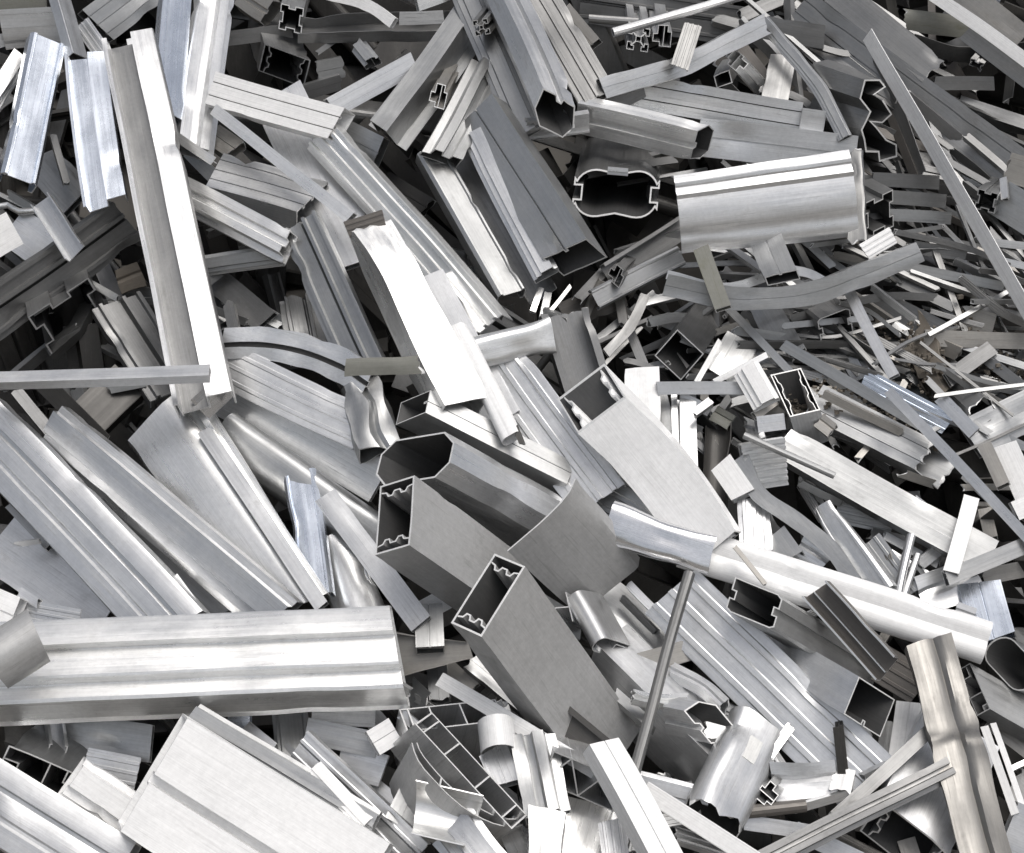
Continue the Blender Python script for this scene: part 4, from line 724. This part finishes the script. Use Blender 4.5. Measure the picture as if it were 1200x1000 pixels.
# ------------------------------------------------------------------ small scrap between the big lengths
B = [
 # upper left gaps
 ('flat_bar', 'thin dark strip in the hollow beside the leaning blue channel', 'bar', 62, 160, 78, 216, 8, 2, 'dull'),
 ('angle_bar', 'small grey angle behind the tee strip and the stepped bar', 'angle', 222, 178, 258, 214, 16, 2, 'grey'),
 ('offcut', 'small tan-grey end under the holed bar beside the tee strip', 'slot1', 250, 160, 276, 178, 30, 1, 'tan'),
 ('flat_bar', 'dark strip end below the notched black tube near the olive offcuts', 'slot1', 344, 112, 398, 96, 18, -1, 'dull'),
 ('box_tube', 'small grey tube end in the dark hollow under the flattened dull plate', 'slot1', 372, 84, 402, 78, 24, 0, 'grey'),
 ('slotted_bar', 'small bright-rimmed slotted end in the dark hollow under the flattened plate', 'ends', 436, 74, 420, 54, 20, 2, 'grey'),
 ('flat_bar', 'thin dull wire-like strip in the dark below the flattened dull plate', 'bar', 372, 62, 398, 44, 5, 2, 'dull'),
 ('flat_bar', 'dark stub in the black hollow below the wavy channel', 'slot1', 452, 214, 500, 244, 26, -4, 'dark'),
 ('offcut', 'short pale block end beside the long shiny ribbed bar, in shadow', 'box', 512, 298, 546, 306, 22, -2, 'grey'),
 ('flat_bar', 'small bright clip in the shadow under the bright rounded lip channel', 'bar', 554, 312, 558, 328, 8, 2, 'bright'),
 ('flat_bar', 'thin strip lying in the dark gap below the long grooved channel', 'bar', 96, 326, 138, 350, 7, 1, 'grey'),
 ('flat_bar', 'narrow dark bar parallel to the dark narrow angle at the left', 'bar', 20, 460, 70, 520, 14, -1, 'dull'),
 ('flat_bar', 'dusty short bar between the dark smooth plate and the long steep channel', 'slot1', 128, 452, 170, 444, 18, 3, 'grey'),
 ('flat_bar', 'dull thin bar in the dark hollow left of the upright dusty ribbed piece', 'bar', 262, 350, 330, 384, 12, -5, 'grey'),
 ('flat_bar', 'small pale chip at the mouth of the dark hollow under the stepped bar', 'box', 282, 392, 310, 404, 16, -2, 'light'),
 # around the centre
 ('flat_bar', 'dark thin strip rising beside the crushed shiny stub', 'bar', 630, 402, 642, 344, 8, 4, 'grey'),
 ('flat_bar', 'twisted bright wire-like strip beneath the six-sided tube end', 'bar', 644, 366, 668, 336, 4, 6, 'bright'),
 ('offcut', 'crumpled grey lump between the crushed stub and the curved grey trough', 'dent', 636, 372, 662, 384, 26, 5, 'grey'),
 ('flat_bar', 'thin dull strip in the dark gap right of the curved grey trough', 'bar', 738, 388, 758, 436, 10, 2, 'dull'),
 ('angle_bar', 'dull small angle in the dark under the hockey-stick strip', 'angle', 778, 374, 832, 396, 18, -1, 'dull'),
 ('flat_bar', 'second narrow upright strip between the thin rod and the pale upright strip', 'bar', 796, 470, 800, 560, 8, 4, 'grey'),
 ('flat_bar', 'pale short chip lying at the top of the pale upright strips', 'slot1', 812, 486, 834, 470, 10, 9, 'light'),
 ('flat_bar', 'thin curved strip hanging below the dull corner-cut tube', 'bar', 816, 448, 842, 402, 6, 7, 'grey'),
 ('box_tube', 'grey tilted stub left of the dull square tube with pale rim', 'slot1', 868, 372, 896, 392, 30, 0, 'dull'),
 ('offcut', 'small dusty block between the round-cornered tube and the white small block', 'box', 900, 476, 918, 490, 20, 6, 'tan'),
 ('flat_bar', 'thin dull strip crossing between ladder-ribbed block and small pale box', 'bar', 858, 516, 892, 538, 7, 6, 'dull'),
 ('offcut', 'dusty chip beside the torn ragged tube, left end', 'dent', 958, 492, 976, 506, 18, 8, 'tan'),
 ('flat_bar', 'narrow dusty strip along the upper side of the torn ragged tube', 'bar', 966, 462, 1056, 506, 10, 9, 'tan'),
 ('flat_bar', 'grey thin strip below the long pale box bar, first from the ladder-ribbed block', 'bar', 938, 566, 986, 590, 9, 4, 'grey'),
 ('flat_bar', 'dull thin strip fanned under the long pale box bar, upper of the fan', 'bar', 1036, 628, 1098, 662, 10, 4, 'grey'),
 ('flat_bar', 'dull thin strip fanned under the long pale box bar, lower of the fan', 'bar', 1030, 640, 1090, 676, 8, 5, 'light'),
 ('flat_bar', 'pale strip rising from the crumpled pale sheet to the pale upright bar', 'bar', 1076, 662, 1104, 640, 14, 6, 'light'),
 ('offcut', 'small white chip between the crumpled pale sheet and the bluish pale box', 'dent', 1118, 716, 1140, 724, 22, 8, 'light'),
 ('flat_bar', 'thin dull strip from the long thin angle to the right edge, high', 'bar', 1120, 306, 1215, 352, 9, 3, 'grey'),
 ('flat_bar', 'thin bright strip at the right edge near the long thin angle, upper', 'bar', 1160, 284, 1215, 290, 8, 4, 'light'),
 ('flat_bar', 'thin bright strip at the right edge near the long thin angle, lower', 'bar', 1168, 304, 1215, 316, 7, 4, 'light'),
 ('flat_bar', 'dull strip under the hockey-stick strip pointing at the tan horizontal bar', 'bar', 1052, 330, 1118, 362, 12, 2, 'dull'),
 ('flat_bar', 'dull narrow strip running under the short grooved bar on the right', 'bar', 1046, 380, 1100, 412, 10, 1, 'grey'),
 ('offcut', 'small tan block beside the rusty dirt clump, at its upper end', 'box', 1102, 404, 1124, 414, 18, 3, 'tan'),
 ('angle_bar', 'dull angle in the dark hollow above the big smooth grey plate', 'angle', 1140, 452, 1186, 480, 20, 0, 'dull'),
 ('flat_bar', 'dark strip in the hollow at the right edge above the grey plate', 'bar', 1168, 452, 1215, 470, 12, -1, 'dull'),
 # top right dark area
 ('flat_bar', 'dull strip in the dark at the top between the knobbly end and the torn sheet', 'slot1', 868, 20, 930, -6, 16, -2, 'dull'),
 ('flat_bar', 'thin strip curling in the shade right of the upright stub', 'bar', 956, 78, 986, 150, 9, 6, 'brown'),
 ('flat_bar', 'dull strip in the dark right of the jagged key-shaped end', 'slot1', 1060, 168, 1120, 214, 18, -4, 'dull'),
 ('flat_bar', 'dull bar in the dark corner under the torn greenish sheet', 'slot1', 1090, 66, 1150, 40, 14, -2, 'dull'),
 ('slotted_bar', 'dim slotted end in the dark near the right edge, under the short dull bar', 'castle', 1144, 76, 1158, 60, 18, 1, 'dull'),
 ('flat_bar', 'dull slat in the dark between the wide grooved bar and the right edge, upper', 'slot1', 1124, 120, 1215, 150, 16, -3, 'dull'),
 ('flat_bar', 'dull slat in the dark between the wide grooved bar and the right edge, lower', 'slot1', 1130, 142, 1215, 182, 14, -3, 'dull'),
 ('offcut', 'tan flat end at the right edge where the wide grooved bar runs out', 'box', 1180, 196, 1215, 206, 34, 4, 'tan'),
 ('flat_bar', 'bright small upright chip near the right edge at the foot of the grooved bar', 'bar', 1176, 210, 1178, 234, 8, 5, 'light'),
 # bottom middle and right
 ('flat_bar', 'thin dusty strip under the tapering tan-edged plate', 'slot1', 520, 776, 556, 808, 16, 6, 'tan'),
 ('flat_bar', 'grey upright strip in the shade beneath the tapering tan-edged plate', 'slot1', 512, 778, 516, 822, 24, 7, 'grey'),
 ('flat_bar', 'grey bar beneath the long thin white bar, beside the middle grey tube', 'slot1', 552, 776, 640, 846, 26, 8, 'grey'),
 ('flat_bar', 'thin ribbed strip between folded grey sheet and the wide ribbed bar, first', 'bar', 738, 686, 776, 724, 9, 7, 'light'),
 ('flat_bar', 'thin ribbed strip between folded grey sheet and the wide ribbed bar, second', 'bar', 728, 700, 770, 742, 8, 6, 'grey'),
 ('plate_scrap', 'grey plate in the shade between the loop-shaped profile and the wide ribbed bar', 'slot1b', 700, 690, 790, 760, 44, 2, 'grey'),
 ('flat_bar', 'dull strip in the dark under the short pale six-sided tube', 'bar', 778, 802, 850, 820, 14, 4, 'dull'),
 ('flat_bar', 'bent wire-like strip at the start of the diagonal white double bar', 'bar', 860, 640, 896, 684, 5, 18, 'tan'),
 ('flat_bar', 'pale bar in the shade under the wide ribbed bar, near the square-ended tube', 'bar', 1040, 846, 1034, 900, 14, 6, 'grey'),
 ('flat_bar', 'light chip caught between the two crossing bars', 'box', 1012, 916, 1040, 902, 20, 14, 'light'),
 ('flat_bar', 'thin pale strip beneath the thicker crossing bar, near the rose pipe', 'bar', 930, 948, 1000, 928, 10, 12, 'light'),
 ('flat_bar', 'pale striped strip at the bottom edge under the thicker crossing bar', 'rib', 968, 978, 1034, 1012, 22, 9, 'tan'),
 ('flat_bar', 'small bright hook at the right edge below the tan flat bar', 'bar', 1184, 902, 1215, 888, 6, 13, 'bright'),
 ('plate_scrap', 'grey plate at the right edge below the small bright hook', 'box', 1186, 918, 1220, 950, 40, 8, 'dull'),
 ('flat_bar', 'grey chip in the shade beneath the huge white box profile edge bar', 'box', 330, 880, 356, 900, 20, 12, 'grey'),
 ('flat_bar', 'thin pale strip leaning on the multi-chambered upper frame offcut', 'bar', 470, 836, 500, 860, 12, 22, 'light'),
 ('flat_bar', 'small bright bolt-like stub at the end of the big horizontal profile', 'bar', 462, 800, 480, 812, 12, 22, 'bright'),
 ('offcut', 'grey cut chip between the white domed stub and the stepped upright profile', 'slot1', 606, 850, 616, 890, 18, 18, 'grey'),
 ('flat_bar', 'pale strip at the bottom edge between cut box and stub', 'slot1', 596, 968, 620, 1020, 26, 20, 'light'),
 ('flat_bar', 'small clip strip between the curled half tube and the white box corner', 'bar', 24, 694, 46, 708, 10, 16, 'light'),
 ('flat_bar', 'bright tiny tee chip in the dark under the wide ridged channel', 'bar', 34, 636, 48, 634, 6, 8, 'white'),
 ('flat_bar', 'thin dark strip in the gap between the fanned profile and the rounded bar', 'bar', 252, 500, 280, 560, 9, 8, 'grey'),
 ('flat_bar', 'small black-hooked clip at the upper end of the wide ribbed plate', 'bar', 604, 500, 612, 520, 6, 16, 'dark'),
]
for k_, l_, pr_, a_, b_, c_, d_, w_, h_, m_ in B:
    p(k_, l_, pr_, a_, b_, c_, d_, w_, h_, m_, roll=((a_ * 7 + b_ * 3) % 60) - 30, amp=.0012, rag=.006, rag1=.006)

def slivers(n, seed, region, ang, kind, label, group, mats, shapes, hr, wr, lr):
    """Thin broken lengths that nothing tells apart, tangled between the bigger pieces."""
    rnd = random.Random(seed)
    for _ in range(n):
        x, y = rnd.uniform(region[0], region[2]), rnd.uniform(region[1], region[3])
        a = R(rnd.gauss(*ang)); l = rnd.uniform(*lr); h = rnd.uniform(*hr)
        dx, dy = math.cos(a) * l / 2, math.sin(a) * l / 2
        v = None
        if rnd.random() < .25: v = [(x + rnd.uniform(-.12, .12) * l, y + rnd.uniform(-.12, .12) * l)]
        p(kind, label, rnd.choice(shapes), x - dx, y - dy, x + dx, y + dy, rnd.uniform(*wr), (h + rnd.uniform(-3, 3), h), rnd.choice(mats), roll=rnd.uniform(-50, 50), group=group, via=v, amp=.0015, rag=.01, rag1=.01)
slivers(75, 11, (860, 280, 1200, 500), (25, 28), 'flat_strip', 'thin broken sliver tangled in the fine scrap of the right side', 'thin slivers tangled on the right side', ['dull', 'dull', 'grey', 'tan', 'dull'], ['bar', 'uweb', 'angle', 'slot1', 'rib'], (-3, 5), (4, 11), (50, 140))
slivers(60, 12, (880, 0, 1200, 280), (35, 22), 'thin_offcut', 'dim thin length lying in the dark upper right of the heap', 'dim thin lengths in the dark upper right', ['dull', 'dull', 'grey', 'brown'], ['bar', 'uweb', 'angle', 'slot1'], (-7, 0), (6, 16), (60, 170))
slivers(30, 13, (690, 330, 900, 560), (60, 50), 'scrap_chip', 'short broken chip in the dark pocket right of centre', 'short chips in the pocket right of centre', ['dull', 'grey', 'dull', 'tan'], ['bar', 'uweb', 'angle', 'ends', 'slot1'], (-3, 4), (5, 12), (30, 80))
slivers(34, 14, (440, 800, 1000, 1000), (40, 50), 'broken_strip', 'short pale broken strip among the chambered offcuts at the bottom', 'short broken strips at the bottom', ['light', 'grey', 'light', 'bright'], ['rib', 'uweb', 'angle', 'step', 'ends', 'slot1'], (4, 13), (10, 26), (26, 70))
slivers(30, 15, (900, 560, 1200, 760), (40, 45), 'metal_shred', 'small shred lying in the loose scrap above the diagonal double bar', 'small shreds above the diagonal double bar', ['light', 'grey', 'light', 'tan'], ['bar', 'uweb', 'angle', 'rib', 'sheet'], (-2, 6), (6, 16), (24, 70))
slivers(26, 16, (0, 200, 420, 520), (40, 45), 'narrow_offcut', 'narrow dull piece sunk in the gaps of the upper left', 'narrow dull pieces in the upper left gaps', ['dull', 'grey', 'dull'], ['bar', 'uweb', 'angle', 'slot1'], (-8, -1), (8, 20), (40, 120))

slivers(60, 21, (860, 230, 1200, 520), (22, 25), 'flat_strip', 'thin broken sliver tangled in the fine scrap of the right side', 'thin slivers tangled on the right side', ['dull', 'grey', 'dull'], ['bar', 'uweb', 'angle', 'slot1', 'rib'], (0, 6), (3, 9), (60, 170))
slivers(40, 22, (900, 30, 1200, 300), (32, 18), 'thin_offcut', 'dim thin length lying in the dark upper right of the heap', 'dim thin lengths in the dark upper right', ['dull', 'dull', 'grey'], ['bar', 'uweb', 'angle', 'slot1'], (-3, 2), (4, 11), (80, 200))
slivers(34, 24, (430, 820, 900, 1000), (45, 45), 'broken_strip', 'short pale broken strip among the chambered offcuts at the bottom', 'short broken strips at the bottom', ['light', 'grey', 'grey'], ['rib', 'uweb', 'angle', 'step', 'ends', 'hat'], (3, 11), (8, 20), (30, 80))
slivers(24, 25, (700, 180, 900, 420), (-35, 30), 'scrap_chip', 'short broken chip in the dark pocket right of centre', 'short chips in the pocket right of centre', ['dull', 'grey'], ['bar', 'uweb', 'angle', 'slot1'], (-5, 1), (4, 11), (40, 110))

def dirt(n, spots):
    rnd = random.Random(8); V, F = [], []
    for _ in range(n):
        x0, y0, x1, y1, sp, h = rnd.choice(spots); f = rnd.random()
        P = hit(x0 + (x1 - x0) * f + rnd.gauss(0, sp), y0 + (y1 - y0) * f + rnd.gauss(0, sp), (h + rnd.gauss(0, 1.2)) / 100)
        r_ = rnd.uniform(.001, .0045) * rnd.uniform(.6, 1.4); b0 = len(V)
        for k in range(8):
            d = Vector(((k & 1) - .5, (k >> 1 & 1) - .5, (k >> 2) - .5)) * r_ * 1.4
            V.append(tuple(P + Vector((d.x * rnd.uniform(.5, 1.6), d.y * rnd.uniform(.5, 1.6), d.z * rnd.uniform(.4, 1.3)))))
        F += [tuple(b0 + i for i in q) for q in ((0, 2, 3, 1), (4, 5, 7, 6), (0, 1, 5, 4), (2, 6, 7, 3), (0, 4, 6, 2), (1, 3, 7, 5))]
    me = bpy.data.meshes.new('dirt'); me.from_pydata(V, [], F); me.materials.append(M['earth'])
    o = bpy.data.objects.new('dirt', me); C.objects.link(o); o['kind'] = 'stuff'; o['label'] = 'dry brown dirt crumbs caught among the scrap on the right side'
dirt(1500, [(955, 458, 1080, 520, 10, 5), (1075, 395, 1105, 455, 14, 2), (1010, 380, 1090, 410, 14, -1), (920, 470, 945, 490, 6, 4), (1110, 380, 1190, 440, 16, 1)])
# ------------------------------------------------------------------ the deep scrap, the ground and the light
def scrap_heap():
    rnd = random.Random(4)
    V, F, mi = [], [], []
    mats = ['dark', 'dark', 'dull', 'dark']  # mostly the dark metal: shade of the deep gaps put into colour
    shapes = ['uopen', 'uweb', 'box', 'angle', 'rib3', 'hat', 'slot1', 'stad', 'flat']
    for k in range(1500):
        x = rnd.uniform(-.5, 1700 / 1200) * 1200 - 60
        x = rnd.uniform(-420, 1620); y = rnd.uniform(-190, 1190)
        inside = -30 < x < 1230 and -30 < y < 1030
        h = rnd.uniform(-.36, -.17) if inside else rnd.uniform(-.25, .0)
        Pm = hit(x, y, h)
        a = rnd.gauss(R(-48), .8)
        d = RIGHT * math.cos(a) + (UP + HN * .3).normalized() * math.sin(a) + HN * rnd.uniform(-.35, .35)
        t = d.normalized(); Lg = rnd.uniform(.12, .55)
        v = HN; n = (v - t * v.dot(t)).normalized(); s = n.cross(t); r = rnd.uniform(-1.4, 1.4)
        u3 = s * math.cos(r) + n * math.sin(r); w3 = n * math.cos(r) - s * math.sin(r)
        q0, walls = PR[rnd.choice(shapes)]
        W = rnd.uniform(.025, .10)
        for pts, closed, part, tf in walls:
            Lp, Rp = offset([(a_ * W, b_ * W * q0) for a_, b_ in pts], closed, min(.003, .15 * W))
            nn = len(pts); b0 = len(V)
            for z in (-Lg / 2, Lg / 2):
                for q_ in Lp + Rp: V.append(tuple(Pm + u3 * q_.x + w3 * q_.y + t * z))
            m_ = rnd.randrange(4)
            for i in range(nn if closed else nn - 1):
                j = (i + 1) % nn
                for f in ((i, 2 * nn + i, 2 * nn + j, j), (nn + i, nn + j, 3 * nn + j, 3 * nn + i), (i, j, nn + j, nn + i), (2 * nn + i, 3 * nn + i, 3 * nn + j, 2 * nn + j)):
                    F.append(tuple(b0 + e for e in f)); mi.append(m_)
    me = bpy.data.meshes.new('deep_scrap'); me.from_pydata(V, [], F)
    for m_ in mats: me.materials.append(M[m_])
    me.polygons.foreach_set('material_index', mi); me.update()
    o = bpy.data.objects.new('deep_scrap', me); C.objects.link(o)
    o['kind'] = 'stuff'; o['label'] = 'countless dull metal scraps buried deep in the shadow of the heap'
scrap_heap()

gm = bpy.data.materials.new('packed_dirt_ground'); gm.use_nodes = True
nt = gm.node_tree; b = nt.nodes['Principled BSDF']; b.inputs['Roughness'].default_value = .95
nn = nt.nodes.new('ShaderNodeTexNoise'); nn.inputs['Scale'].default_value = 6; nn.inputs['Detail'].default_value = 6
cr = nt.nodes.new('ShaderNodeValToRGB'); cr.color_ramp.elements[0].color = (.10, .09, .08, 1); cr.color_ramp.elements[1].color = (.30, .29, .27, 1)
nt.links.new(nn.outputs[0], cr.inputs[0]); nt.links.new(cr.outputs[0], b.inputs['Base Color'])
V, F = [], []
xs = [-400, -40, -6, -3.5] + [-2.6 + .2 * i for i in range(27)] + [3.5, 6, 40, 400]
ys = [-400, -40, -6] + [-1.6 + .2 * i for i in range(28)] + [8, 40, 400]
for y in ys:
    for x in xs:
        z = (y + .82) - .48 + .0 if True else 0
        z = .82 + y - .36 * math.sqrt(2)
        if y > 1.6: z = max(0, (.82 + 1.6 - .42) - (y - 1.6) * .8)
        z *= max(0, min(1, (3.6 - abs(x)) / 1.0))
        z = max(0, z)
        if 0 < z: z += .04 * noise.noise(Vector((x * 2, y * 2, 0)))
        V.append((x, y, max(0, z)))
nx = len(xs)
for j in range(len(ys) - 1):
    for i in range(nx - 1):
        F.append((j * nx + i, j * nx + i + 1, (j + 1) * nx + i + 1, (j + 1) * nx + i))
me = bpy.data.meshes.new('ground'); me.from_pydata(V, [], F); me.materials.append(gm)
g = bpy.data.objects.new('ground', me); C.objects.link(g); g['kind'] = 'structure'

SUN_EL, SUN_AZ = R(66), R(34)      # azimuth from the viewer's back, turning to the right side of the heap
sd = bpy.data.lights.new('sun', 'SUN'); sd.energy = 1.15; sd.angle = R(42); sd.color = (1, .97, .93)
so = bpy.data.objects.new('sun', sd); C.objects.link(so)
SDIR = Vector((math.cos(SUN_EL) * math.sin(SUN_AZ), -math.cos(SUN_EL) * math.cos(SUN_AZ), math.sin(SUN_EL)))
so.rotation_euler = SDIR.to_track_quat('Z', 'Y').to_euler()
w = bpy.data.worlds.new('World'); scene.world = w; w.use_nodes = True
nt = w.node_tree; bg = nt.nodes['Background']
sky = nt.nodes.new('ShaderNodeTexSky'); sky.sky_type = 'NISHITA'; sky.sun_disc = False
sky.sun_elevation = SUN_EL; sky.sun_rotation = math.atan2(SDIR.x, SDIR.y)
sky.air_density = 1.0; sky.dust_density = 5.0; sky.ozone_density = 1.0
hs = nt.nodes.new('ShaderNodeHueSaturation'); hs.inputs['Saturation'].default_value = .40
nt.links.new(sky.outputs[0], hs.inputs['Color']); nt.links.new(hs.outputs[0], bg.inputs['Color'])
bg.inputs['Strength'].default_value = .085
scene.view_settings.view_transform = 'Standard'; scene.view_settings.look = 'None'
scene.view_settings.exposure = EXPOSURE; scene.view_settings.gamma = 1
scene.cycles.max_bounces = 8; scene.cycles.glossy_bounces = 4; scene.cycles.diffuse_bounces = 4
scene.cycles.use_denoising = True
for pc in ITEMS:
    l = pc.o['label']
    if 'white paper label' in l: patch(pc, 'paper_label', .55, .78, -.12, .12, 'sticker', w=.5, label='small white paper label')
